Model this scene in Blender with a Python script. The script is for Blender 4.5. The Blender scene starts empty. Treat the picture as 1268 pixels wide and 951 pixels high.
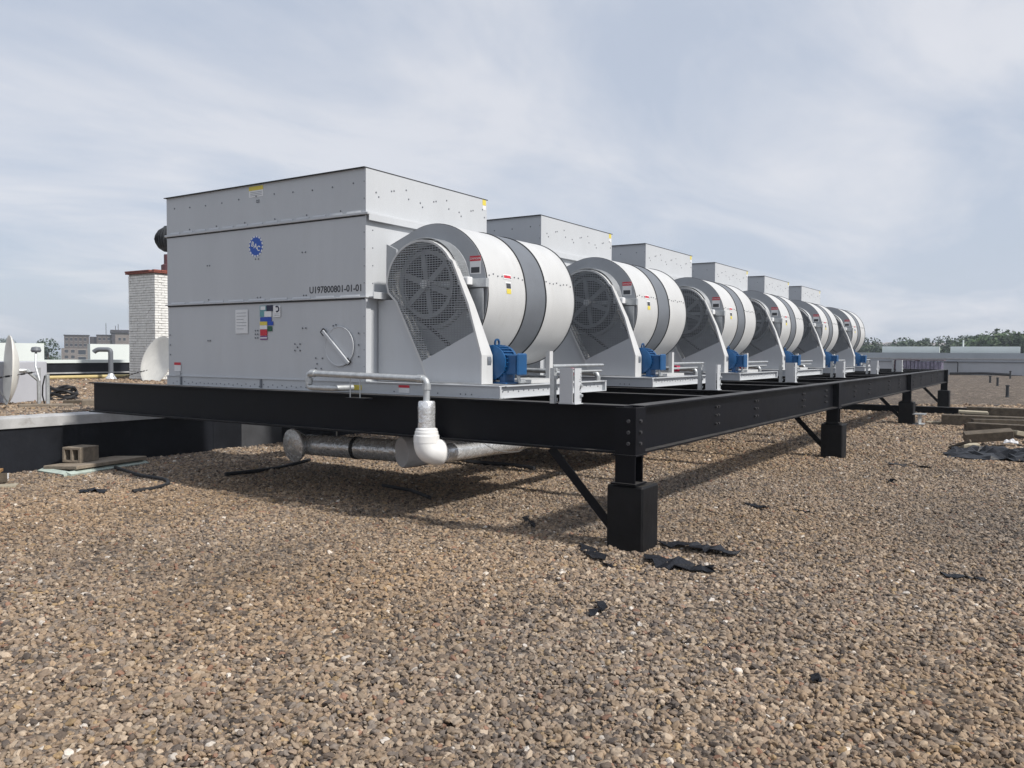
import bpy, math, random
import numpy as np
from mathutils import Vector, Matrix
random.seed(7); rng = np.random.default_rng(7)
S = bpy.context.scene
COL = S.collection
rad = math.radians

# ------------------------------------------------------------------ camera, sky, sun, exposure
cam_d = bpy.data.cameras.new('camera'); cam = bpy.data.objects.new('camera', cam_d); COL.objects.link(cam)
RW = Matrix(((0.548987, 0.027976, -0.835363), (-0.835808, 0.02582, -0.548414), (0.006226, 0.999275, 0.037558)))
cam.matrix_world = Matrix.Translation((0, 0, 1.6)) @ RW.to_4x4()
cam_d.sensor_width = 36; cam_d.lens = 36 * 1030.15 / 1268
cam_d.clip_start = .05; cam_d.clip_end = 9000
S.camera = cam
SUN_EL, SUN_AZ = rad(44), rad(-88.5)            # azimuth measured from +X, towards +Y
sdir = Vector((math.cos(SUN_EL) * math.cos(SUN_AZ), math.cos(SUN_EL) * math.sin(SUN_AZ), math.sin(SUN_EL)))
sl = bpy.data.lights.new('sun', 'SUN'); sun = bpy.data.objects.new('sun', sl); COL.objects.link(sun)
sl.energy = 4.3; sl.angle = rad(3.5); sl.color = (1, .955, .89)
sun.rotation_euler = sdir.to_track_quat('Z', 'Y').to_euler()
W = bpy.data.worlds.new('World'); S.world = W; W.use_nodes = True
nt = W.node_tree; nt.nodes.clear()
def nd(t, typ, **k):
    n = t.nodes.new(typ)
    for a, b in k.items(): setattr(n, a, b)
    return n
out = nd(nt, 'ShaderNodeOutputWorld'); bg = nd(nt, 'ShaderNodeBackground'); bg.inputs[1].default_value = .1
sky = nd(nt, 'ShaderNodeTexSky', sky_type='NISHITA', sun_disc=False)
sky.sun_elevation = SUN_EL; sky.sun_rotation = math.pi / 2 - SUN_AZ
tc = nd(nt, 'ShaderNodeTexCoord'); sep = nd(nt, 'ShaderNodeSeparateXYZ'); nt.links.new(tc.outputs['Generated'], sep.inputs[0])
def math_n(t, op, a, b=None, clamp=False):
    n = nd(t, 'ShaderNodeMath', operation=op, use_clamp=clamp)
    for i, v in enumerate((a, b)):
        if v is None: continue
        if isinstance(v, (int, float)): n.inputs[i].default_value = v
        else: t.links.new(v, n.inputs[i])
    return n.outputs[0]
# clouds lie on a flat layer overhead: direction / (height + small)
den = math_n(nt, 'ADD', math_n(nt, 'ABSOLUTE', sep.outputs[2]), .16)
cv = nd(nt, 'ShaderNodeCombineXYZ')
nt.links.new(math_n(nt, 'DIVIDE', sep.outputs[0], den), cv.inputs[0]); nt.links.new(math_n(nt, 'DIVIDE', sep.outputs[1], den), cv.inputs[1])
mp = nd(nt, 'ShaderNodeMapping'); mp.inputs['Rotation'].default_value = (0, 0, rad(35)); mp.inputs['Scale'].default_value = (.62, 1.15, 1); mp.inputs['Location'].default_value = (3.1, 1.7, 0)
nt.links.new(cv.outputs[0], mp.inputs[0])
n1 = nd(nt, 'ShaderNodeTexNoise'); n1.inputs['Scale'].default_value = 1.15; n1.inputs['Detail'].default_value = 9; n1.inputs['Roughness'].default_value = .56; n1.inputs['Distortion'].default_value = .55
n2 = nd(nt, 'ShaderNodeTexNoise'); n2.inputs['Scale'].default_value = .42; n2.inputs['Detail'].default_value = 5; n2.inputs['Roughness'].default_value = .5
for n in (n1, n2): nt.links.new(mp.outputs[0], n.inputs['Vector'])
mix = math_n(nt, 'ADD', math_n(nt, 'MULTIPLY', n1.outputs[0], .55), math_n(nt, 'MULTIPLY', n2.outputs[0], .45))
cr = nd(nt, 'ShaderNodeValToRGB'); cr.color_ramp.elements[0].position = .31; cr.color_ramp.elements[0].color = (.74, .74, .74, 1)
cr.color_ramp.elements[1].position = .63; cr.color_ramp.elements[1].color = (.97, .97, .97, 1)
nt.links.new(mix, cr.inputs[0])
shade = nd(nt, 'ShaderNodeMix', data_type='RGBA'); shade.inputs[6].default_value = (5.9, 6.5, 7.65, 1); shade.inputs[7].default_value = (7.7, 7.9, 8.5, 1)
cr2 = nd(nt, 'ShaderNodeValToRGB'); cr2.color_ramp.elements[0].position = .4; cr2.color_ramp.elements[1].position = .62
nt.links.new(n1.outputs[0], cr2.inputs[0]); nt.links.new(cr2.outputs[0], shade.inputs[0])
mx = nd(nt, 'ShaderNodeMix', data_type='RGBA'); nt.links.new(cr.outputs[0], mx.inputs[0]); nt.links.new(sky.outputs[0], mx.inputs[6]); nt.links.new(shade.outputs[2], mx.inputs[7])
nt.links.new(mx.outputs[2], bg.inputs[0]); nt.links.new(bg.outputs[0], out.inputs[0])
S.view_settings.view_transform = 'Standard'; S.view_settings.look = 'None'; S.view_settings.exposure = 0; S.view_settings.gamma = 1
S.cycles.use_denoising = True; S.cycles.max_bounces = 6

# ------------------------------------------------------------------ materials
def mat(name, c, rough=.6, metal=0, var=.06, vscale=3, bump=0, bscale=60, streak=0, spec=.4, rnd=0, grime=None, dust_sheen=None):
    m = bpy.data.materials.new(name); m.use_nodes = True; t = m.node_tree; b = t.nodes['Principled BSDF']
    b.inputs['Roughness'].default_value = rough; b.inputs['Metallic'].default_value = metal; b.inputs['Specular IOR Level'].default_value = spec
    tc = nd(t, 'ShaderNodeTexCoord'); n = nd(t, 'ShaderNodeTexNoise'); n.inputs['Scale'].default_value = vscale; n.inputs['Detail'].default_value = 6; n.inputs['Roughness'].default_value = .65
    mp = nd(t, 'ShaderNodeMapping'); mp.inputs['Scale'].default_value = (1, 1, .25 if streak else 1)
    t.links.new(tc.outputs['Object'], mp.inputs[0]); t.links.new(mp.outputs[0], n.inputs['Vector'])
    r = nd(t, 'ShaderNodeValToRGB'); r.color_ramp.elements[0].position = .3; r.color_ramp.elements[1].position = .7
    lo = [x * (1 - var * 1.6) for x in c]; hi = [min(1, x * (1 + var)) for x in c]
    r.color_ramp.elements[0].color = (*lo, 1); r.color_ramp.elements[1].color = (*hi, 1)
    t.links.new(n.outputs[0], r.inputs[0]); col = r.outputs[0]
    if grime:
        n3 = nd(t, 'ShaderNodeTexNoise'); n3.inputs['Scale'].default_value = vscale * 2.3; n3.inputs['Detail'].default_value = 8; n3.inputs['Roughness'].default_value = .7
        t.links.new(mp.outputs[0], n3.inputs['Vector'])
        r3 = nd(t, 'ShaderNodeValToRGB'); r3.color_ramp.elements[0].position = .55; r3.color_ramp.elements[1].position = .75
        r3.color_ramp.elements[1].color = (.7, .7, .7, 1); t.links.new(n3.outputs[0], r3.inputs[0])
        g = nd(t, 'ShaderNodeMix', data_type='RGBA'); t.links.new(r3.outputs[0], g.inputs[0]); t.links.new(col, g.inputs[6]); g.inputs[7].default_value = (*grime, 1); col = g.outputs[2]
    if dust_sheen:  # paler upward faces: dust, with the gloss of flange tops painted in as colour
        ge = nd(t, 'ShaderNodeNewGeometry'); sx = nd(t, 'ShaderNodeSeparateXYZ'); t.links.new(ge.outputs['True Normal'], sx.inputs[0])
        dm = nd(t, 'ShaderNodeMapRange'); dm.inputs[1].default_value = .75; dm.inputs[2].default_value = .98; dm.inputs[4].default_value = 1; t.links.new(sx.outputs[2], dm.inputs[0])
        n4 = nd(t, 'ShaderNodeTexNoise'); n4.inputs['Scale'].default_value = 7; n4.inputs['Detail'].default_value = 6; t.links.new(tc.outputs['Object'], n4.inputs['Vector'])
        g4 = nd(t, 'ShaderNodeMix', data_type='RGBA'); t.links.new(math_n(t, 'MULTIPLY', dm.outputs[0], n4.outputs[0]), g4.inputs[0]); t.links.new(col, g4.inputs[6]); g4.inputs[7].default_value = (*dust_sheen, 1); col = g4.outputs[2]
    if rnd:
        oi = nd(t, 'ShaderNodeObjectInfo'); h = nd(t, 'ShaderNodeHueSaturation'); t.links.new(col, h.inputs['Color'])
        t.links.new(math_n(t, 'ADD', math_n(t, 'MULTIPLY', oi.outputs['Random'], rnd * 2), 1 - rnd), h.inputs['Value']); col = h.outputs[0]
    t.links.new(col, b.inputs['Base Color'])
    rr = nd(t, 'ShaderNodeMapRange'); rr.inputs[3].default_value = max(0, rough - .08); rr.inputs[4].default_value = min(1, rough + .1)
    t.links.new(n.outputs[0], rr.inputs[0]); t.links.new(rr.outputs[0], b.inputs['Roughness'])
    if bump:
        n2 = nd(t, 'ShaderNodeTexNoise'); n2.inputs['Scale'].default_value = bscale; n2.inputs['Detail'].default_value = 5
        t.links.new(mp.outputs[0], n2.inputs['Vector'])
        bp = nd(t, 'ShaderNodeBump'); bp.inputs['Strength'].default_value = 1; bp.inputs['Distance'].default_value = bump
        t.links.new(n2.outputs[0], bp.inputs['Height']); t.links.new(bp.outputs[0], b.inputs['Normal'])
    return m
M = dict(
    paint=mat('grey_enamel', (.495, .513, .535), .42, 0, .03, 2.2, .006, 2.2, streak=1, grime=(.475, .488, .503)),
    drum=mat('pale_grey_enamel', (.535, .54, .54), .42, 0, .05, 3, .001, 3, streak=1, grime=(.46, .455, .44)),
    dgrey=mat('slate_grey_enamel', (.145, .158, .178), .45, 0, .06, 4),
    plate=mat('plate_grey_enamel', (.345, .362, .385), .45, 0, .05, 3),
    galv=mat('galvanised_steel', (.52, .54, .55), .42, .55, .12, 22),
    mesh=mat('guard_mesh_steel', (.30, .315, .33), .5, .3, .08, 10),
    gasket=mat('black_gasket', (.025, .027, .03), .6),
    dark=mat('dark_interior', (.03, .032, .036), .7),
    black=mat('black_steel_paint', (.0032, .0036, .0062), .5, 0, .3, 3, .0012, 40, spec=.17, grime=(.006, .0062, .009), dust_sheen=(.12, .115, .11)),
    pier=mat('black_roof_membrane', (.007, .0072, .0085), .55, 0, .3, 4, .006, 9, spec=.22, grime=(.014, .013, .013), dust_sheen=(.07, .065, .058)),
    wallblack=mat('black_wall_membrane', (.009, .0105, .015), .62, 0, .35, 1.6, .008, 5, spec=.25, grime=(.022, .023, .028)),
    blue=mat('blue_motor_paint', (.008, .075, .205), .4, 0, .12, 9, spec=.5),
    dblue=mat('sticker_blue', (.02, .07, .40), .5), navy=mat('sticker_navy', (.015, .018, .05), .5), green=mat('sticker_green', (.02, .10, .055), .5),
    red=mat('sticker_red', (.55, .03, .05), .5), yellow=mat('sticker_yellow', (.68, .56, .09), .5), white=mat('sticker_white', (.72, .73, .74), .5), purple=mat('sticker_purple', (.20, .06, .22), .5), teal=mat('sticker_teal', (.13, .33, .36), .5),
    ink=mat('black_ink', (.055, .058, .065), .6), badge=mat('badge_blue', (.015, .085, .42), .4),
    valve=mat('red_valve_paint', (.55, .02, .08), .4),
    foil=mat('wrinkled_foil', (.80, .81, .82), .26, .62, .16, 14, .009, 26),
    pvc=mat('white_pvc', (.80, .80, .79), .3, 0, .03, 5),
    dullpvc=mat('dull_white_jacket', (.64, .63, .63), .45, 0, .08, 4),
    rubber=mat('black_rubber', (.018, .018, .02), .55),
    plastic=mat('black_plastic_sheet', (.010, .011, .015), .48, 0, .3, 12, .008, 35, spec=.3),
    bolt=mat('dull_bolt_steel', (.07, .07, .075), .45, .4, .2, 20),
    whitewall=mat('pale_stucco_panel', (.66, .71, .69), .8, 0, .05, .4),
    greywall=mat('grey_parapet_membrane', (.40, .415, .44), .8, 0, .08, .3, 0, 3, streak=1),
    cope=mat('grey_flashing', (.42, .42, .42), .7, 0, .15, 3, .004, 12, grime=(.22, .2, .18)),
    brickw=mat('white_painted_brick', (.76, .76, .74), .75, 0, .12, 6, .003, 50, grime=(.5, .49, .46)),
    mortar=mat('chimney_mortar', (.40, .39, .37), .9, 0, .2, 12),
    brickr=mat('red_brick', (.24, .075, .055), .85, 0, .2, 12, rnd=.2),
    dish=mat('dish_cream_paint', (.74, .73, .68), .5, 0, .06, 5),
    cabinet=mat('cabinet_grey_paint', (.42, .43, .47), .6, 0, .04, 3),
    concrete=mat('weathered_concrete', (.24, .20, .155), .9, 0, .18, 14, .004, 60, rnd=.15),
    wood=mat('weathered_timber', (.105, .085, .062), .85, 0, .3, 9, .003, 40, rnd=.3),
    palewood=mat('pale_timber', (.36, .32, .24), .8, 0, .15, 9, .002, 40),
    orange=mat('stained_plywood', (.38, .22, .09), .8, 0, .2, 9),
    pad=mat('pale_green_foam_board', (.45, .52, .47), .7, 0, .12, 10),
    sunpatch=mat('sunlit_membrane', (.06, .062, .068), .7, 0, .2, 3),  # paler tone for the sunlit stretch of the wall
    gas=mat('yellow_gas_pipe', (.52, .42, .20), .5, 0, .08, 3),
    wrap=mat('purple_shrink_wrap', (.17, .15, .22), .4, 0, .35, 5, .02, 8, spec=.6),
    wrapred=mat('dark_red_edging', (.12, .05, .06), .6, 0, .25, 4),
    aptbrown=mat('brown_facade', (.105, .085, .08), .85, 0, .1, .4), apttan=mat('tan_facade', (.2, .17, .155), .85, 0, .1, .4), aptdark=mat('dark_facade', (.05, .045, .052), .8, 0, .1, .4),
    glass=mat('window_glass', (.03, .035, .045), .15, 0, .1, 1, spec=.6), trim=mat('facade_trim', (.42, .39, .36), .8),
    trunk=mat('bark', (.09, .07, .05), .9, 0, .3, 4),
    terrain=mat('distant_ground', (.10, .12, .07), .95, 0, .3, .02),
    roofing=mat('distant_roof', (.33, .30, .29), .8, 0, .1, .2),
    house=mat('distant_house_wall', (.5, .47, .42), .8, 0, .1, .2),
)
def leafmat(name, c):
    m = mat(name, c, .6, 0, .35, .5, rnd=.22); b = m.node_tree.nodes['Principled BSDF']; b.inputs['Subsurface Weight'].default_value = 0
    return m
LEAF = [leafmat('leaf_deep', (.035, .065, .03)), leafmat('leaf_mid', (.055, .09, .035)), leafmat('leaf_dusty', (.05, .075, .045))]

PAL = np.array([(.262, .190, .122), (.212, .158, .110), (.178, .146, .115), (.082, .066, .053), (.345, .272, .192), (.215, .124, .08), (.48, .43, .36), (.285, .20, .108), (.245, .186, .127), (.126, .096, .071)])
PAL = PAL * np.array([1.06, 1.06, 1.10])
PW = np.array([.2, .2, .13, .075, .12, .022, .010, .028, .17, .09])
PW = PW / PW.sum()
def gravel_ground(name, scale=31):
    m = bpy.data.materials.new(name); m.use_nodes = True; t = m.node_tree; b = t.nodes['Principled BSDF']; b.inputs['Roughness'].default_value = .85; b.inputs['Specular IOR Level'].default_value = .25
    tc = nd(t, 'ShaderNodeTexCoord')
    v = nd(t, 'ShaderNodeTexVoronoi', feature='F1'); v.inputs['Scale'].default_value = scale; v.inputs['Randomness'].default_value = .95
    t.links.new(tc.outputs['Object'], v.inputs['Vector'])
    sp = nd(t, 'ShaderNodeSeparateColor'); t.links.new(v.outputs['Color'], sp.inputs[0])
    r = nd(t, 'ShaderNodeValToRGB'); r.color_ramp.interpolation = 'CONSTANT'; e = r.color_ramp.elements
    acc = 0
    for i, (c, w) in enumerate(zip(PAL, PW)):
        if i < 2: el = e[i]; el.position = acc
        else: el = e.new(acc)
        el.color = (*c, 1); acc += w
    t.links.new(sp.outputs[0], r.inputs[0])
    n = nd(t, 'ShaderNodeTexNoise'); n.inputs['Scale'].default_value = .9; n.inputs['Detail'].default_value = 6; n.inputs['Roughness'].default_value = .6; t.links.new(tc.outputs['Object'], n.inputs['Vector'])
    mr = nd(t, 'ShaderNodeMapRange'); mr.inputs[1].default_value = .3; mr.inputs[2].default_value = .7; mr.inputs[3].default_value = .72; mr.inputs[4].default_value = 1.08; t.links.new(n.outputs[0], mr.inputs[0])
    v2 = nd(t, 'ShaderNodeTexVoronoi', feature='F1'); v2.inputs['Scale'].default_value = 6.5; t.links.new(tc.outputs['Object'], v2.inputs['Vector'])
    sp2 = nd(t, 'ShaderNodeSeparateColor'); t.links.new(v2.outputs['Color'], sp2.inputs[0])
    cl = math_n(t, 'ADD', math_n(t, 'MULTIPLY', math_n(t, 'POWER', sp2.outputs[0], 11.5), 1.1), .52)
    h = nd(t, 'ShaderNodeHueSaturation'); t.links.new(r.outputs[0], h.inputs['Color']); t.links.new(math_n(t, 'MULTIPLY', mr.outputs[0], math_n(t, 'MULTIPLY', math_n(t, 'ADD', math_n(t, 'MULTIPLY', sp.outputs[1], 1.0), .5), cl)), h.inputs['Value'])
    h.inputs['Saturation'].default_value = .85
    t.links.new(h.outputs[0], b.inputs['Base Color'])
    hgt = math_n(t, 'SUBTRACT', math_n(t, 'MULTIPLY', sp.outputs[2], .5), v.outputs['Distance'])
    bp = nd(t, 'ShaderNodeBump'); bp.inputs['Strength'].default_value = 1; bp.inputs['Distance'].default_value = .02
    t.links.new(hgt, bp.inputs['Height']); t.links.new(bp.outputs[0], b.inputs['Normal'])
    return m
M['gravel'] = gravel_ground('gravel_bed')
def stone_mat():
    m = bpy.data.materials.new('river_stone'); m.use_nodes = True; t = m.node_tree; b = t.nodes['Principled BSDF']; b.inputs['Roughness'].default_value = .72; b.inputs['Specular IOR Level'].default_value = .3
    a = nd(t, 'ShaderNodeAttribute', attribute_type='INSTANCER', attribute_name='tint')
    tc = nd(t, 'ShaderNodeTexCoord'); n = nd(t, 'ShaderNodeTexNoise'); n.inputs['Scale'].default_value = 2.2; n.inputs['Detail'].default_value = 5; t.links.new(tc.outputs['Object'], n.inputs['Vector'])
    h = nd(t, 'ShaderNodeHueSaturation'); t.links.new(a.outputs['Color'], h.inputs['Color']); t.links.new(math_n(t, 'ADD', math_n(t, 'MULTIPLY', n.outputs[0], .7), .65), h.inputs['Value'])
    t.links.new(h.outputs[0], b.inputs['Base Color']); return m
M['stone'] = stone_mat()

# ------------------------------------------------------------------ mesh building
class MB:
    def __init__(s): s.v = []; s.f = []
    def add(s, vs, fs):
        o = len(s.v); s.v += [tuple(v) for v in vs]; s.f += [tuple(i + o for i in f) for f in fs]; return s
    def box(s, x0, x1, y0, y1, z0, z1, mtx=None):
        vs = [Vector((x, y, z)) for x in (x0, x1) for y in (y0, y1) for z in (z0, z1)]
        if mtx: vs = [mtx @ v for v in vs]
        return s.add(vs, [(0, 1, 3, 2), (4, 6, 7, 5), (0, 4, 5, 1), (2, 3, 7, 6), (0, 2, 6, 4), (1, 5, 7, 3)])
    def obox(s, c, size, rz=0, rx=0, ry=0):
        m = Matrix.Translation(c) @ Matrix.Rotation(rz, 4, 'Z') @ Matrix.Rotation(ry, 4, 'Y') @ Matrix.Rotation(rx, 4, 'X')
        a, b, d = [q / 2 for q in size]; return s.box(-a, a, -b, b, -d, d, m)
    def prism(s, poly, a0, a1, ax='x'):        # poly in the two other axes
        def P(p, a): return (a, p[0], p[1]) if ax == 'x' else ((p[0], a, p[1]) if ax == 'y' else (p[0], p[1], a))
        n = len(poly); vs = [P(p, a0) for p in poly] + [P(p, a1) for p in poly]
        return s.add(vs, [tuple(range(n))[::-1], tuple(range(n, 2 * n))] + [(i, (i + 1) % n, n + (i + 1) % n, n + i) for i in range(n)])
    def tube(s, pts, r, n=10, caps=True):
        pts = [Vector(p) for p in pts]; rs = r if isinstance(r, (list, tuple)) else [r] * len(pts); rings = []; up = None
        for i, p in enumerate(pts):
            d = (pts[min(i + 1, len(pts) - 1)] - pts[max(i - 1, 0)]).normalized()
            if up is None: up = Vector((0, 0, 1)) if abs(d.z) < .9 else Vector((1, 0, 0))
            a = d.cross(up).normalized(); up = a.cross(d).normalized()
            rings.append([p + (a * math.cos(2 * math.pi * k / n) + up * math.sin(2 * math.pi * k / n)) * rs[i] for k in range(n)])
        fs = [(i * n + k, i * n + (k + 1) % n, (i + 1) * n + (k + 1) % n, (i + 1) * n + k) for i in range(len(pts) - 1) for k in range(n)]
        if caps: fs += [tuple(range(n))[::-1], tuple((len(pts) - 1) * n + k for k in range(n))]
        return s.add([v for r_ in rings for v in r_], fs)
    def lathe(s, prof, o, d, n=24):             # prof: (radius, along)
        d = Vector(d).normalized(); o = Vector(o); u = d.orthogonal().normalized(); w = d.cross(u); vs = []
        for r, a in prof: vs += [o + d * a + (u * math.cos(2 * math.pi * k / n) + w * math.sin(2 * math.pi * k / n)) * max(r, 1e-4) for k in range(n)]
        L = len(prof); return s.add(vs, [(i * n + k, i * n + (k + 1) % n, (i + 1) * n + (k + 1) % n, (i + 1) * n + k) for i in range(L - 1) for k in range(n)])
    def disc(s, o, r, d, n=16, h=.004):
        return s.lathe([(0, 0), (r, 0), (r, h), (0, h)], o, d, n)
    def ibeam(s, ax, a0, a1, c, z0, z1, w, tf=.016, tw=.011):
        def B(p0, p1, q0, q1): s.box(a0, a1, p0, p1, q0, q1) if ax == 'x' else s.box(p0, p1, a0, a1, q0, q1)
        B(c - w / 2, c + w / 2, z1 - tf, z1); B(c - w / 2, c + w / 2, z0, z0 + tf); B(c - tw / 2, c + tw / 2, z0 + tf, z1 - tf); return s
    def build(s, name, m, parent=None, smooth=False, bevel=0, kind=None, off=None):
        org = Vector((0, 0, 0))
        p = parent
        while p is not None: org += p.location; p = p.parent
        if off is not None: org = org + Vector(off)
        me = bpy.data.meshes.new(name); me.from_pydata([tuple(Vector(v) - org) for v in s.v], [], s.f); me.validate(); me.update()
        import bmesh
        bm = bmesh.new(); bm.from_mesh(me); bmesh.ops.recalc_face_normals(bm, faces=bm.faces)
        if bevel:
            ed = [e for e in bm.edges if len(e.link_faces) == 2 and e.calc_face_angle() > .6]
            bmesh.ops.bevel(bm, geom=ed, offset=bevel, segments=1, affect='EDGES', clamp_overlap=True)
        bm.to_mesh(me); bm.free()
        if smooth:
            me.polygons.foreach_set('use_smooth', [True] * len(me.polygons)); me.set_sharp_from_angle(angle=rad(40))
        me.materials.append(M[m] if isinstance(m, str) else m)
        o = bpy.data.objects.new(name, me); COL.objects.link(o)
        if off is not None: o.location = off
        if parent is not None: o.parent = parent
        if kind: o['kind'] = kind
        return o
def tag(o, label, cat, group=None):
    o['label'] = label; o['category'] = cat
    if group: o['group'] = group
    return o
def thing(name, loc, label, cat, group=None):
    o = bpy.data.objects.new(name, None); COL.objects.link(o); o.location = loc; o.empty_display_size = .2
    return tag(o, label, cat, group)
def copy_tree(o, parent=None, loc=None):
    c = o.copy(); COL.objects.link(c)
    if parent is not None: c.parent = parent
    if loc is not None: c.location = loc
    for ch in list(o.children): copy_tree(ch, c)
    return c
def single(name, mb, m, base, label, cat, group=None, **k):     # a thing that is one mesh, origin at its base
    o = mb.build(name, m, None, off=base, **k); return tag(o, label, cat, group)
def text_mesh(name, txt, size, m, parent, origin, xdir, ydir, align='CENTER', extrude=.0006, bold=0):
    cu = bpy.data.curves.new(name, 'FONT'); cu.body = txt; cu.size = size; cu.align_x = align; cu.align_y = 'CENTER'; cu.extrude = extrude; cu.offset = bold; cu.resolution_u = 3
    ob = bpy.data.objects.new('tmp', cu); COL.objects.link(ob); dg = bpy.context.evaluated_depsgraph_get(); dg.update()
    me = bpy.data.meshes.new_from_object(ob.evaluated_get(dg)); bpy.data.objects.remove(ob)
    X = Vector(xdir).normalized(); Y = Vector(ydir); Y = (Y - X * Y.dot(X)).normalized(); Z = X.cross(Y)
    o0 = Vector(origin); p = parent
    while p is not None: o0 -= p.location; p = p.parent
    me.transform(Matrix.Translation(o0) @ Matrix((X, Y, Z)).transposed().to_4x4())
    me.name = name; me.materials.clear(); me.materials.append(M[m]); o = bpy.data.objects.new(name, me); COL.objects.link(o); o.parent = parent; return o
def struct(o): o['kind'] = 'structure'; return o
def arc(c, r, a0, a1, n): return [(c[0] + r * math.cos(a0 + (a1 - a0) * i / n), c[1] + r * math.sin(a0 + (a1 - a0) * i / n)) for i in range(n + 1)]

# ------------------------------------------------------------------ ground
def sheet(name, x0, x1, y0, y1, z, m):
    return struct(MB().add([(x0, y0, z), (x1, y0, z), (x1, y1, z), (x0, y1, z)], [(0, 1, 2, 3)]).build(name, m))
sheet('terrain', -4000, 4500, -4000, 4500, -10, 'terrain')
sheet('gravel_roof', -30, 78, -60, 11.25, 0, 'gravel')
sheet('upper_gravel_roof', -30, 30, 11.5, 45, .70, 'gravel')
b = MB().box(-30, 78, -60, 45, -9.99, -.03); single('building', b, 'greywall', (24, -7, -10), 'broad flat roofed building carrying the gravel roof', 'building')
sheet('low_roof', 30, 78, 11.5, 45, .002, 'gravel')

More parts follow.
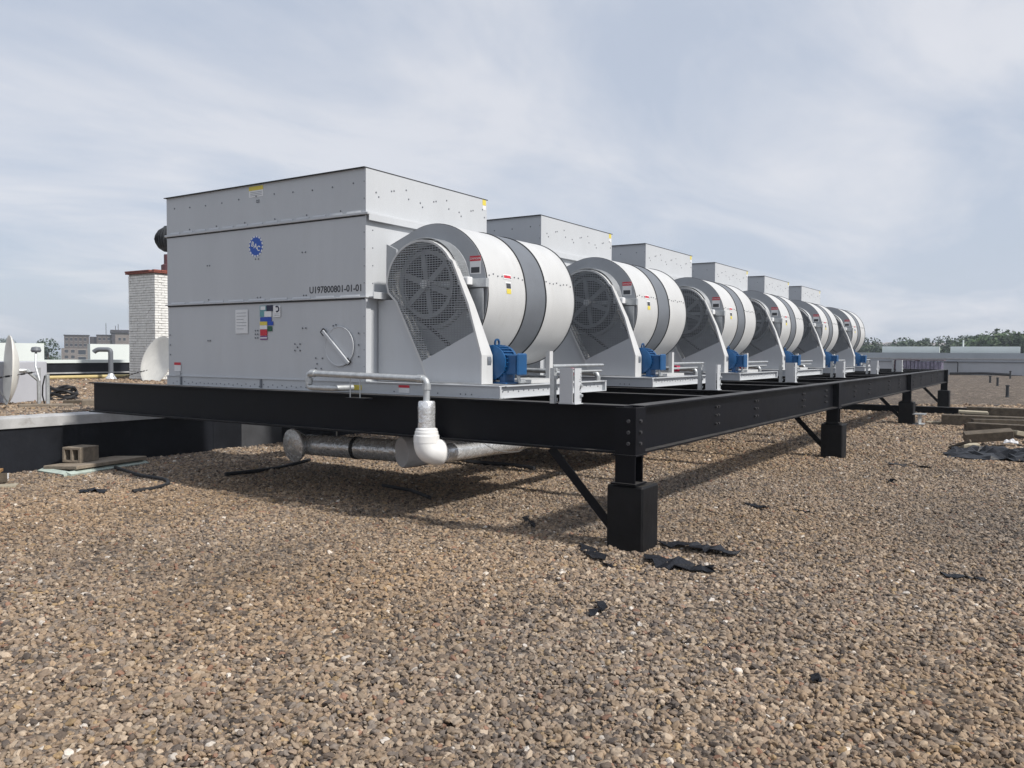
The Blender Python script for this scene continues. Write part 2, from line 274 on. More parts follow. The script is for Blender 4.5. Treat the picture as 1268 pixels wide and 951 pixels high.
# loose stones: nearest ones are real, the sheet's own relief takes over further out
def stones():
    fwd = Vector((.836, .549)); rt = Vector((.549, -.836))
    pts = []; dd = 2.6
    while dd < 27:
        sp = max(.0195, .0020 * dd); w = dd * .70 + .5; x = np.arange(-w, w, sp); q = np.c_[np.full(len(x), dd), x, np.full(len(x), sp)]
        q[:, :2] += rng.uniform(-.5, .5, (len(x), 2)) * sp; pts.append(q); dd += sp
    p = np.concatenate(pts)
    keep = rng.random(len(p)) < np.clip((27 - p[:, 0]) / 7, 0, 1) ** .6
    p = p[keep]
    xy = p[:, :1] * np.array(fwd)[None] + p[:, 1:2] * np.array(rt)[None]
    low = xy[:, 1] < 11.22; up = (xy[:, 1] > 11.5) & (xy[:, 0] < 29.9)
    ok = low | up; p = p[ok]; xy = xy[ok]; N = len(xy); base = np.where(up[ok], .70, 0.); base += np.where(up[ok] & (xy[:, 1] < 11.75), .03, 0); lod = p[:, 2] / .0195
    def vnoise(q, f, seed):
        r = np.random.default_rng(seed); g = r.random((64, 64)); u = (q * f) % 64; i = u.astype(int); t = u - i; t = t * t * (3 - 2 * t); j = (i + 1) % 64; i %= 64
        return (g[i[:, 0], i[:, 1]] * (1 - t[:, 0]) * (1 - t[:, 1]) + g[j[:, 0], i[:, 1]] * t[:, 0] * (1 - t[:, 1]) + g[i[:, 0], j[:, 1]] * (1 - t[:, 0]) * t[:, 1] + g[j[:, 0], j[:, 1]] * t[:, 0] * t[:, 1])
    big = .6 * vnoise(xy + 50, .8, 1) + .4 * vnoise(xy + 50, 2.3, 2)
    fine = vnoise(xy + 50, 6, 3)
    z = base - .006 + .017 * rng.random(N) ** 1.5 * np.minimum(lod, 2) + .020 * (fine - .5) + .014 * (big - .5)
    s = np.clip(np.exp(rng.normal(0, .36, N)) * .0113, .005, .0205) * lod
    scl = np.c_[s * rng.uniform(.95, 1.45, N), s * rng.uniform(.8, 1.1, N), s * rng.uniform(.55, .85, N)]
    rot = np.c_[rng.normal(0, .42, N), rng.normal(0, .42, N), rng.uniform(0, 6.28, N)]
    col = PAL[rng.choice(len(PAL), N, p=PW)] * rng.uniform(.76, 1.24, (N, 1)) * (.78 + .42 * big)[:, None]
    for gx, gy, gr, ga in ((8.6, .3, 1.5, .42), (10.6, -.6, 1.6, .3), (7.0, 5.3, .7, .25), (6.7, 3.6, .45, .3), (9.6, 3.6, .6, .25), (4.3, 5.2, .8, .15), (5.0, 1.2, .6, .14), (13, 1.5, 1.2, .18), (3.4, 2.4, .7, .14)):
        dq = ((xy[:, 0] - gx) ** 2 + (xy[:, 1] - gy) ** 2) / gr ** 2; k_ = ga * np.exp(-dq * (1.3 - .9 * big)); col = col * (1 - k_)[:, None] + (k_ * .3)[:, None] * col.mean(1)[:, None]
    warm = vnoise(xy + 20, .5, 4)[:, None]; col *= np.array([1.03, 1.0, .955]) ** ((warm - .5) * 3)
    col = np.clip(col, .01, .8)
    me = bpy.data.meshes.new('loose_gravel'); me.vertices.add(N); me.vertices.foreach_set('co', np.c_[xy, z].astype(np.float32).ravel())
    for nm, ty, key, dat in (('rot', 'FLOAT_VECTOR', 'vector', rot), ('scl', 'FLOAT_VECTOR', 'vector', scl), ('tint', 'FLOAT_COLOR', 'color', np.c_[col, np.ones(N)])):
        a = me.attributes.new(nm, ty, 'POINT'); a.data.foreach_set(key, dat.astype(np.float32).ravel())
    a = me.attributes.new('pick', 'INT', 'POINT'); a.data.foreach_set('value', rng.integers(0, 7, N).astype(np.int32))
    me.update(); o = bpy.data.objects.new('loose_gravel', me); COL.objects.link(o); o['kind'] = 'stuff'; o['label'] = 'loose brown and grey river gravel covering the roof'
    g = bpy.data.node_groups.new('scatter_stones', 'GeometryNodeTree')
    g.interface.new_socket('Geometry', in_out='INPUT', socket_type='NodeSocketGeometry'); g.interface.new_socket('Geometry', in_out='OUTPUT', socket_type='NodeSocketGeometry')
    gi = nd(g, 'NodeGroupInput'); go = nd(g, 'NodeGroupOutput'); g2i = nd(g, 'GeometryNodeGeometryToInstance')
    for k in range(7):
        ico = nd(g, 'GeometryNodeMeshIcoSphere'); ico.inputs['Radius'].default_value = 1; ico.inputs['Subdivisions'].default_value = 3
        pos = nd(g, 'GeometryNodeInputPosition'); nz = nd(g, 'ShaderNodeTexNoise', noise_dimensions='4D'); nz.inputs['Scale'].default_value = 1.05; nz.inputs['Detail'].default_value = 2; nz.inputs['W'].default_value = 3.7 * k
        g.links.new(pos.outputs[0], nz.inputs['Vector'])
        sb = nd(g, 'ShaderNodeVectorMath', operation='SUBTRACT'); sb.inputs[1].default_value = (.5, .5, .5); g.links.new(nz.outputs['Color'], sb.inputs[0])
        sc = nd(g, 'ShaderNodeVectorMath', operation='SCALE'); sc.inputs['Scale'].default_value = 1.75; g.links.new(sb.outputs[0], sc.inputs[0])
        st = nd(g, 'GeometryNodeSetPosition'); g.links.new(ico.outputs[0], st.inputs[0]); g.links.new(sc.outputs[0], st.inputs['Offset'])
        sm = nd(g, 'GeometryNodeSetShadeSmooth'); g.links.new(st.outputs[0], sm.inputs[0])
        mt = nd(g, 'GeometryNodeSetMaterial'); mt.inputs['Material'].default_value = M['stone']; g.links.new(sm.outputs[0], mt.inputs[0]); g.links.new(mt.outputs[0], g2i.inputs[0])
    iop = nd(g, 'GeometryNodeInstanceOnPoints'); iop.inputs['Pick Instance'].default_value = True
    g.links.new(gi.outputs[0], iop.inputs['Points']); g.links.new(g2i.outputs[0], iop.inputs['Instance'])
    for nm, ty, sk in (('rot', 'FLOAT_VECTOR', 'Rotation'), ('scl', 'FLOAT_VECTOR', 'Scale'), ('pick', 'INT', 'Instance Index')):
        na = nd(g, 'GeometryNodeInputNamedAttribute', data_type=ty); na.inputs['Name'].default_value = nm; g.links.new(na.outputs[0], iop.inputs[sk])
    g.links.new(iop.outputs[0], go.inputs[0])
    md = o.modifiers.new('scatter', 'NODES'); md.node_group = g
    return N
NST = stones()

# ------------------------------------------------------------------ steel frame on piers
ZT, ZB = 1.18, .79
XF0, XF1, YF0, YF1 = 6.06, 28.4, 2.80, 10.62
fr = thing('support_platform', (6.06, 2.8, 0), 'long black steel beam platform carrying the row of grey cooling units', 'steel platform')
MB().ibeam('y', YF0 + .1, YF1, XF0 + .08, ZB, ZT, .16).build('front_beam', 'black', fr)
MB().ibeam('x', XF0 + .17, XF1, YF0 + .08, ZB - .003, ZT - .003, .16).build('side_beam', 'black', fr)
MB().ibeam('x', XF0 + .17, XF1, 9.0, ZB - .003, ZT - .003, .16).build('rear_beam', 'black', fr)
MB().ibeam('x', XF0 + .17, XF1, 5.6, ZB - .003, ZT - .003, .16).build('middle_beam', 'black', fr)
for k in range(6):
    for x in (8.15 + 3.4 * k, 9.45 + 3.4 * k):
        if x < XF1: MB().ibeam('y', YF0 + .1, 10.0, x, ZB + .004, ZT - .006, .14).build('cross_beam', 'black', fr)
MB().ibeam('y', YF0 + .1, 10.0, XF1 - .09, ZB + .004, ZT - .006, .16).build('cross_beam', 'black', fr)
PX = [6.06, 13.36, 20.8, 28.22]
for x in PX:
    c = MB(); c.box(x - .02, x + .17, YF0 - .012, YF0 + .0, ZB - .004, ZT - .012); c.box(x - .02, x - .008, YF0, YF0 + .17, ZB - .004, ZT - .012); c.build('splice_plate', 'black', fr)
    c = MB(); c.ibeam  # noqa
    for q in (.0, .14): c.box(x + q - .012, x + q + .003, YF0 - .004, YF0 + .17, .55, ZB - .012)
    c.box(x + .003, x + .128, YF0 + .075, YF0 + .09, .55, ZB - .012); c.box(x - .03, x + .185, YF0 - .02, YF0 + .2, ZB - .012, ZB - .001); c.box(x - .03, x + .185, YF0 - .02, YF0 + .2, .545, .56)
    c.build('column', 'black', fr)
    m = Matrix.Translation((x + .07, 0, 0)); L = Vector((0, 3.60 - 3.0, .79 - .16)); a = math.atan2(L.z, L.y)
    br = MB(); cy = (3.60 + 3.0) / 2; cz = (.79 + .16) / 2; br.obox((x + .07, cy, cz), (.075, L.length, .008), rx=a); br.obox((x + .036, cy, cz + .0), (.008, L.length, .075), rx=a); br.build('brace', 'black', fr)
bt = MB()
for k in range(6):
    for x in (8.15 + 3.4 * k, 9.45 + 3.4 * k):
        for z in (.90, .985, 1.07):
            for dx in (-.035, .035): bt.lathe([(0, -.016), (.013, -.016), (.015, 0)], (x + dx, YF0 + .07, z), (0, 1, 0), 6)
for z in (.88, .97, 1.06): bt.lathe([(0, -.016), (.014, -.016), (.016, 0)], (XF0 - .02, YF0 + .05, z), (1, 0, 0), 6); bt.lathe([(0, -.016), (.014, -.016), (.016, 0)], (XF0 + .06, YF0 - .012, z), (0, 1, 0), 6)
bt.build('bolts', 'bolt', fr, kind='stuff')
for i, x in enumerate(PX):
    p = MB(); p.box(x, x + .31, YF0 - .07, YF0 + .25, -.02, .535)
    o = p.build('pier', 'pier', None, bevel=.014, off=(x + .15, YF0 + .1, 0))
    tag(o, ['black wrapped pier under the near corner of the frame', 'second black wrapped pier from the near corner', 'third black wrapped pier beside the steel offcut', 'farthest black wrapped pier under the far end of the frame'][i], 'pier', 'black wrapped piers under the side beam')

# ------------------------------------------------------------------ cooling unit
UX, UY, PITCH = 6.25, 5.88, 3.4
U = thing('cooling_unit', (UX, UY, ZT), 'nearest grey cooling unit with round blue badge on its end panel', 'cooling tower', 'grey cooling units in a row on the frame')
YR, XE = 9.18, 8.37
def part(mb, name, m, parent=U, **k): return mb.build(name, m, parent, **k)
# casing: two stacked panels per face with flanges
part(MB().box(UX + .006, XE - .006, UY + .006, YR - .006, ZT + .115, 2.15), 'lower_casing', 'paint')
part(MB().box(UX, XE, UY, YR, 2.16, 2.985), 'upper_casing', 'paint', bevel=.004)
hood = MB(); hx0, hx1, hy0, hy1 = UX, XE, UY, YR
hood.box(hx0, hx0 + .006, hy0, hy1, 3.01, 3.455); hood.box(hx1 - .006, hx1, hy0, hy1, 3.01, 3.455); hood.box(hx0 + .006, hx1 - .006, hy0, hy0 + .006, 3.01, 3.455); hood.box(hx0 + .006, hx1 - .006, hy1 - .006, hy1, 3.01, 3.455)
hd = part(hood, 'discharge_hood', 'paint')
rim = MB()
rim.box(hx0 - .028, hx0 + .02, hy0 - .004, hy1 + .02, 3.455, 3.463); rim.box(hx1 - .02, hx1 + .02, hy0 - .004, hy1 + .02, 3.455, 3.463); rim.box(hx0 + .02, hx1 - .02, hy0 - .004, hy0 + .02, 3.455, 3.463); rim.box(hx0 + .02, hx1 - .02, hy1 - .02, hy1 + .02, 3.455, 3.463)
part(rim, 'hood_rim', 'gasket', hd)
fl = MB()
fl.box(UX - .022, XE + .02, UY - .045, YR + .02, 2.985, 3.01); fl.box(UX - .004, XE, UY - .05, UY - .042, 2.925, 2.998); 
part(fl, 'hood_flange', 'paint', bevel=.003)
fl = MB(); fl.box(UX - .02, XE + .02, UY - .02, YR + .02, 2.148, 2.162); fl.box(UX + .02, UX + .4, UY - .1, UY - .02, 2.150, 2.164); fl.box(UX + .0, UX + .42, UY - .108, UY - .1, 2.135, 2.205)
part(fl, 'seam_flange', 'paint', bevel=.003)
sg = MB(); sg.box(UX - .005, UX - .0005, UY + .01, YR - .01, 2.132, 2.147); sg.box(UX - .005, UX - .0005, UY + .01, YR - .01, 2.972, 2.984); part(sg, 'seam_shadow_line', 'gasket', kind='stuff')  # black strips drawn in for the shadow lines under the seams
# wavy sheet-metal lips over the seams of the end panel
lip = MB()
for z, n in ((3.013, 13), (2.165, 9)):
    for i in range(n):
        y0 = UY + .04 + (YR - UY - .08) * (i + .12) / n; y1 = UY + .04 + (YR - UY - .08) * (i + .88) / n
        lip.prism([(UX - .012, z), (UX - .001, z), (UX - .001, z + .022)], y0, y1, 'y')
part(lip, 'seam_lips', 'paint', kind='stuff')
post = MB(); post.box(UX - .004, UX + .07, UY - .005, UY + .06, ZT + .12, 2.147); part(post, 'corner_post', 'paint')
# skid
sk = MB(); SY = 4.235
sk.box(UX, UX + .008, SY + .0, YR + .02, ZT + .004, ZT + .108); sk.box(UX - .012, UX + .09, SY, YR + .03, ZT + .108, ZT + .117); sk.box(UX - .006, UX + .06, SY, YR + .02, ZT, ZT + .006)
sk.box(XE - .008, XE, SY + .008, YR + .02, ZT + .004, ZT + .108)
sk.box(UX + .008, XE - .008, SY + .03, SY + .038, ZT + .006, ZT + .107); sk.box(UX + .09, XE, SY - .012, SY + .07, ZT + .107, ZT + .116); sk.box(UX + .06, XE, SY - .006, SY + .06, ZT + .0005, ZT + .007); sk.box(UX - .003, UX + .02, SY - .005, SY + .04, ZT + .007, ZT + .107)
sk.box(XE - .03, XE + .004, SY - .005, SY + .04, ZT + .007, ZT + .106)
sk.box(UX + .1, XE - .02, SY + .08, UY, ZT + .09, ZT + .1)
skd = part(sk, 'skid', 'paint')
hk = MB()
for y in np.arange(6.6, 9.1, .075): hk.disc((UX - .001, y, ZT + .035 + .012 * math.sin(y * 40)), .008, (-1, 0, 0), 6, .002)
for y in (4.55, 4.62, 4.68, 4.95, 5.5): hk.disc((UX - .001, y, ZT + .03), .008, (-1, 0, 0), 6, .002)
for x in np.arange(6.34, 8.3, .09):
    hk.disc((x, SY + .029, ZT + .055 + .02 * random.random()), .009, (0, -1, 0), 6, .002)
for y in (7.45, 8.9): hk.box(UX - .012, UX, y, y + .03, ZT + .01, ZT + .105)
part(hk, 'skid_holes', 'dgrey', skd, kind='stuff')
MB().box(6.95, 7.55, SY + .10, SY + .45, ZT + .118, ZT + .155).build('motor_base', 'drum', U)
MB().box(7.72, 7.79, SY + .35, SY + .40, ZT + .118, 1.62).build('scroll_strut', 'drum', U)
MB().tube([(7.8, 4.6, 1.46), (9.0, 4.6, 1.46)], .017, 8).build('conduit', 'galv', U)
MB().tube([(7.8, 4.62, 1.39), (9.0, 4.62, 1.39)], .014, 8).build('conduit', 'galv', U)
# bolts of the casing
bo = MB()
def bl(y, z, r=.009): bo.lathe([(0, -.006), (r, -.005), (r, 0)], (UX, y, z), (1, 0, 0), 6)
def br_(x, z, r=.009): bo.lathe([(0, -.006), (r, -.005), (r, 0)], (x, UY, z), (0, 1, 0), 6)
for i in range(11): bl(UY + .17 + i * .297, 3.315 - .012 * math.sin(i))
for y in (7.49, 7.52): bl(y, 3.26); bl(y, 3.28)
for i in range(6): bl(UY + .35 + i * .5, 3.05)
for y, z in ((7.55, 2.63), (7.5, 2.63), (6.8, 2.66), (6.75, 2.66), (8.36, 2.60), (8.40, 2.60), (7.52, 2.20), (7.47, 2.20), (6.78, 2.20), (6.74, 2.20), (8.38, 2.2), (8.4, 1.72), (8.36, 1.72), (6.8, 1.85), (6.75, 1.85), (7.52, 1.79), (7.56, 1.79), (7.52, 1.75), (7.56, 1.75), (7.52, 1.83), (7.56, 1.83),
             (6.92, 1.68), (6.84, 1.68), (6.92, 1.61), (6.84, 1.61), (6.88, 1.645), (6.6, 1.53), (6.5, 1.53), (6.6, 1.42), (6.52, 1.42), (6.58, 1.47), (6.3, 1.88), (6.34, 1.87)): bl(y, z)
for z in np.arange(1.45, 3.4, .17): bl(UY + .02, z, .006)
for z in (1.55, 1.67, 1.79): bl(9.13, z); bl(5.98, z)
for i in range(9): br_(UX + .15 + i * .235, 3.28 + .05 * ((i * 7) % 3 - 1)); br_(UX + .19 + i * .235, 3.24 + .05 * ((i * 5) % 3 - 1))
for i in range(4): br_(UX + .1, 2.3 + i * .18, .006)
part(bo, 'casing_bolts', 'dgrey', kind='stuff')
# fan housing
C0 = (5.30, 2.235)
prof = [(UY, 2.70)]
for i in range(49):
    a = rad(66) + rad(214) * i / 48           # from upper left, over the top, round the right side, to the bottom
    t = i / 48; r = .645 + .035 * t + .13 * max(0, t - .5) * 1.6
    prof.append((C0[0] + r * math.cos(a), C0[1] + r * math.sin(a)))
prof.append((UY, 1.46))
FH = MB().prism(prof, 7.30, 7.70).build('fan_housing', 'dgrey', U, smooth=True)
MB().prism(prof, 6.62, 7.30).build('fan_scroll', 'drum', FH, smooth=True)
MB().prism(prof, 7.70, 8.32).build('fan_scroll', 'drum', FH, smooth=True)
for xa, xb in ((6.598, 6.62), (8.32, 8.342)):
    big = [(C0[0] + (p[0] - C0[0]) * 1.006, C0[1] + (p[1] - C0[1]) * 1.006) if p[0] < UY - .001 else p for p in prof]
    MB().prism(big, xa, xb).build('end_plate', 'plate', FH)
for x in (6.61, 7.30, 7.70, 8.33):
    MB().tube([(x, C0[0] + (p[0] - C0[0]) * 1.004, C0[1] + (p[1] - C0[1]) * 1.004) for p in prof], .0085, 6).build('edge_seam', 'gasket', FH)
rv = MB()
for x in list(np.arange(6.66, 7.28, .075)) + list(np.arange(7.74, 8.3, .075)):
    zz = 2.36 + .01 * math.sin(x * 31); rv.lathe([(0, -.008), (.007, -.006), (.007, .01)], (x, C0[0] - math.sqrt(max(.0, .663 ** 2 - (zz - C0[1]) ** 2)) - .001, zz), (0, 1, 0), 6)
rv.build('scroll_rivets', 'dgrey', FH, kind='stuff')
# throat stiffener and lower side plate
MB().prism([(UY, 2.72), (UY - .13, 2.66), (UY - .16, 2.21), (UY, 2.20)], 6.56, 6.596).build('throat_stiffener', 'plate', U)
MB().prism([(UY - .01, ZT + .12), (UY - .01, 2.13), (5.585, 2.13), (5.18, ZT + .12)], 6.425, 6.435).build('side_plate', 'paint', U)
# inlet, sheave and belts
hub = (5.285, 2.275)
MB().lathe([(0, 0), (.40, 0), (.40, .008), (0, .008)], (6.585, *hub), (1, 0, 0), 40).build('fan_inlet', 'dark', FH)
cone = MB().lathe([(.40, .0), (.405, -.02), (.44, -.03), (.46, -.005), (.46, .0)], (6.597, *hub), (1, 0, 0), 40).build('inlet_ring', 'plate', FH, smooth=True)
sv = MB(); sv.lathe([(.30, -.02), (.34, -.02), (.34, .02), (.30, .02), (.30, -.02)], (6.50, *hub), (1, 0, 0), 36); sv.lathe([(0, -.05), (.055, -.05), (.065, .05), (0, .05)], (6.50, *hub), (1, 0, 0), 16)
for k in range(6):
    a = rad(20 + 60 * k); c, s_ = math.cos(a), math.sin(a)
    m = Matrix.Translation((6.50, *hub)) @ Matrix.Rotation(a, 4, 'X'); sv.box(-.012, .012, .05, .315, -.028, .028, m)
sheave = sv.build('sheave', 'mesh', U)
MB().disc((6.448, *hub), .042, (-1, 0, 0), 16, .01).build('hub_cap', 'white', sheave)
mot = (4.62, 1.52)
bm_ = MB()
d = Vector((mot[0] - hub[0], mot[1] - hub[1])).normalized(); nrm = Vector((-d.y, d.x))
for sgn in (1, -1):
    p0 = Vector(hub) + nrm * sgn * .34; p1 = Vector(mot) + nrm * sgn * .10
    for xx in (6.485, 6.515): bm_.tube([(xx, *p0), (xx, *p1)], .012, 4)
bm_.build('drive_belt', 'rubber', U)
MB().lathe([(0, -.03), (.10, -.03), (.10, .03), (0, .03)], (6.50, *mot), (1, 0, 0), 24).build('motor_sheave', 'dgrey', U)
# belt guard
gc = (5.285, 2.268); GO = [(4.53, ZT + .12), (4.53, 1.575), (4.685, 2.06), (4.88, 2.48)]
GO += arc(gc, .44, rad(148), rad(2), 16)
GO += [(5.70, 2.19), (5.60, 2.10), (5.265, 1.481), (5.19, ZT + .12)]
for i in range(4, 21): pass
GO = GO[:4] + [(2 * gc[0] - p[0], p[1]) if False else p for p in sorted(GO[4:21], key=lambda p: p[0])] + GO[21:]
gd = MB(); n = len(GO); g0, g1 = 6.378, 6.562
cen = (sum(p[0] for p in GO) / n, sum(p[1] for p in GO) / n)
def inset(P, d):
    q = []
    for i in range(len(P)):
        a, b_, c = Vector(P[i - 1]), Vector(P[i]), Vector(P[(i + 1) % len(P)])
        e1 = (b_ - a).normalized(); e2 = (c - b_).normalized(); nn = Vector((e1.y + e2.y, -(e1.x + e2.x))).normalized()
        q.append(tuple(b_ + nn * d))
    return q
GI = inset(GO, .012)
if sum((GI[i][0] - cen[0]) ** 2 for i in range(n)) > sum((GO[i][0] - cen[0]) ** 2 for i in range(n)): GI = inset(GO, -.012)
GF = inset(GO, .022) if GI == inset(GO, .012) else inset(GO, -.022)
def gd1(p): return g1 - .085 * min(1, max(0, (p[1] - 1.55) / .45)) * (p[0] < 5.4) - .035 * min(1, max(0, (p[1] - 2.05) / .45)) * (p[0] < 5.2)
vs = [(g0, *p) for p in GO] + [(gd1(p), *p) for p in GO] + [(g0, *p) for p in GF] + [(gd1(p), *p) for p in GI]
fs = []
for i in range(n):
    j = (i + 1) % n; fs += [(i, j, n + j, n + i), (i, 2 * n + i, 2 * n + j, j), (2 * n + i, 3 * n + i, 3 * n + j, 2 * n + j), (n + i, n + j, 3 * n + j, 3 * n + i)]
gd.add(vs, fs); GD = gd.build('belt_guard', 'drum', U)
low = [GF[0], GF[1], (4.612, 1.80), (5.29, 1.494), GF[-2], GF[-1]]
MB().prism(low, g0 + .0015, g0 + .012).build('guard_panel', 'paint', GD)
def inside(y, z, P):
    c = False
    for i in range(len(P)):
        (a, b_), (c_, d_) = P[i - 1], P[i]
        if (b_ > z) != (d_ > z) and y < (c_ - a) * (z - b_) / (d_ - b_) + a: c = not c
    return c
ms = MB()
def spans(P, lo, hi, fixed, horiz):
    t = np.arange(lo, hi, .008); run = []; res = []
    for q in t:
        ok = inside(q, fixed, P) if horiz else inside(fixed, q, P)
        zq = fixed if horiz else q; yq = q if horiz else fixed
        ok = ok and zq > 1.80 - (yq - 4.612) * .4513 - .01
        if ok: run.append(q)
        elif run: res.append((run[0], run[-1])); run = []
    if run: res.append((run[0], run[-1]))
    return res
for z in np.arange(1.5, 2.72, .0225):
    for a, b_ in spans(GO, 4.5, 5.75, z, True):
        if b_ - a > .02: ms.box(g0 + .003, g0 + .0045, a, b_, z - .0043, z + .0043)
for y in np.arange(4.55, 5.74, .034):
    for a, b_ in spans(GO, 1.4, 2.75, y, False):
        if b_ - a > .02: ms.box(g0 + .0045, g0 + .006, y - .0028, y + .0028, a, b_)
ms.build('guard_mesh', 'mesh', GD, kind='stuff')
MB().box(g0 + .008, g0 + .012, 4.95, 4.975, 1.66, 1.69).build('guard_latch', 'dgrey', GD)
# bearing support and inlet screen beside the guard
bs = MB(); bs.box(6.55, 6.59, 4.70, 5.3, 2.245, 2.30); bs.box(6.545, 6.592, 4.60, 4.82, 2.23, 2.315); bs.build('bearing_bar', 'galv', U, bevel=.003)
MB().box(6.47, 6.55, 4.76, 4.90, 2.25, 2.33).build('bearing', 'white', U, bevel=.008)
sc = MB()
for x in np.arange(6.43, 6.592, .017): sc.tube([(x, hub[0] + .455 * math.cos(a), hub[1] + .455 * math.sin(a)) for a in np.linspace(rad(62), rad(215), 36)], .0042, 4)
for a in np.linspace(rad(62), rad(215), 70): sc.tube([(6.425, hub[0] + .455 * math.cos(a), hub[1] + .455 * math.sin(a)), (6.592, hub[0] + .455 * math.cos(a), hub[1] + .455 * math.sin(a))], .0036, 4)
sc.build('inlet_screen', 'mesh', U, kind='stuff')
sp_ = MB(); sp_.box(6.555, 6.56, 4.64, 4.80, 1.92, 1.935); sp_.box(6.555, 6.56, 4.64, 4.655, 1.935, 2.22); sp_.box(6.56, 6.563, 4.655, 4.84, 1.935, 2.22); sp_.build('screen_frame', 'galv', U)
# motor
mo = MB(); my, mz = 4.575, 1.505
mo.lathe([(0, 0), (.10, 0), (.165, .025), (.165, .04), (.15, .04), (.15, .21), (.165, .21), (.168, .225), (.165, .25), (.12, .275), (0, .28)], (6.575, my, mz), (1, 0, 0), 28)
mo.box(6.63, 6.80, my - .14, my - .08, 1.30, 1.42); mo.box(6.63, 6.80, my + .08, my + .14, 1.30, 1.42); mo.box(6.60, 6.82, my - .17, my + .17, ZT + .12, 1.315)
mt = mo.build('motor', 'blue', U, smooth=True)
fn = MB()
for k in range(28):
    a = 2 * math.pi * k / 28; fn.box(6.618, 6.782, -.004, .004, .145, .172, Matrix.Translation((0, my, mz)) @ Matrix.Rotation(a, 4, 'X'))
fn.build('cooling_fins', 'blue', mt, kind='stuff')
jb = MB(); jb.box(6.64, 6.79, my - .265, my - .12, 1.39, 1.585); jb.box(6.632, 6.797, my - .29, my - .265, 1.38, 1.595); jb.build('terminal_box', 'blue', mt, bevel=.012)
MB().lathe([(.028, -.008), (.042, -.008), (.042, .008), (.028, .008), (.028, -.008)], (6.70, my, 1.695), (0, 1, 0), 16).build('lifting_eye', 'blue', mt)
MB().tube([(6.72, my - .22, 1.42), (6.74, my - .22, 1.37), (6.80, my - .2, 1.32), (7.0, my - .15, 1.31)], .018, 8).build('cable', 'galv', mt, smooth=True)
# stickers common to every unit
def stick(name, m, parent, axis, a0, a1, z0, z1, at):
    b = MB()
    b.box(at - .0022, at - .0004, a0, a1, z0, z1) if axis == 'x' else b.box(a0, a1, at - .0022, at - .0004, z0, z1)
    return b.build(name, m, parent)
ep = stick('warning_label', 'white', U, 'x', 4.70, 4.83, 2.365, 2.54, 6.598)
stick('label_heading', 'red', ep, 'x', 4.70, 4.83, 2.49, 2.54, 6.5955); stick('label_panel', 'ink', ep, 'x', 4.715, 4.815, 2.375, 2.43, 6.5955)
text_mesh('label_lettering', 'DANGER', .03, 'white', ep, (6.593, 4.765, 2.513), (0, -1, 0), (0, 0, 1))
yd = C0[0] - .672
def drum_y(z):
    a = math.pi - math.asin((z - C0[1]) / .665); t = (math.degrees(a) - 66) / 214; r = .645 + .035 * t + .13 * max(0, t - .5)
    return C0[0] + r * math.cos(a)
def drum_stick(name, m, x0, x1, z0, z1, par, lift=.003):
    b = MB(); n_ = 4; vs = []; fs = []
    for i in range(n_ + 1):
        z = z0 + (z1 - z0) * i / n_; y = drum_y(z) - lift; vs += [(x0, y, z), (x1, y, z)]
    for i in range(n_): fs.append((2 * i, 2 * i + 1, 2 * i + 3, 2 * i + 2))
    return b.add(vs, fs).build(name, m, par)
dl = drum_stick('caution_label', 'white', 6.93, 7.03, 2.15, 2.31, U)
drum_stick('label_panel', 'ink', 6.94, 7.02, 2.245, 2.295, dl, .006); drum_stick('label_panel', 'yellow', 6.94, 7.02, 2.19, 2.24, dl, .006)
ar = drum_stick('rotation_label', 'white', 6.91, 7.05, 2.335, 2.385, U); drum_stick('label_heading', 'red', 6.92, 7.04, 2.348, 2.374, ar, .006)
stick('hood_label', 'yellow', U, 'y', XE - .09, XE - .02, 3.385, 3.45, UY); stick('hood_note', 'white', U, 'y', XE - .09, XE - .02, 3.33, 3.383, UY)
OTHERS = []
labels = ['second grey cooling unit from the near end, fan wrapped in two white bands', 'third grey cooling unit from the near end of the frame', 'fourth grey cooling unit from the near end, third from the far end', 'fifth grey cooling unit, next to the farthest one', 'farthest grey cooling unit at the far end of the row']
for k in range(5):
    o = copy_tree(U, None, (UX + PITCH * (k + 1), UY, ZT)); o['label'] = labels[k]; OTHERS.append(o)
    for c in o.children:
        if 'label' in c.name: c.location += Vector((random.uniform(-.02, .02) if 'warning' not in c.name else 0, 0, 0)); c.rotation_euler = (0, 0, 0)
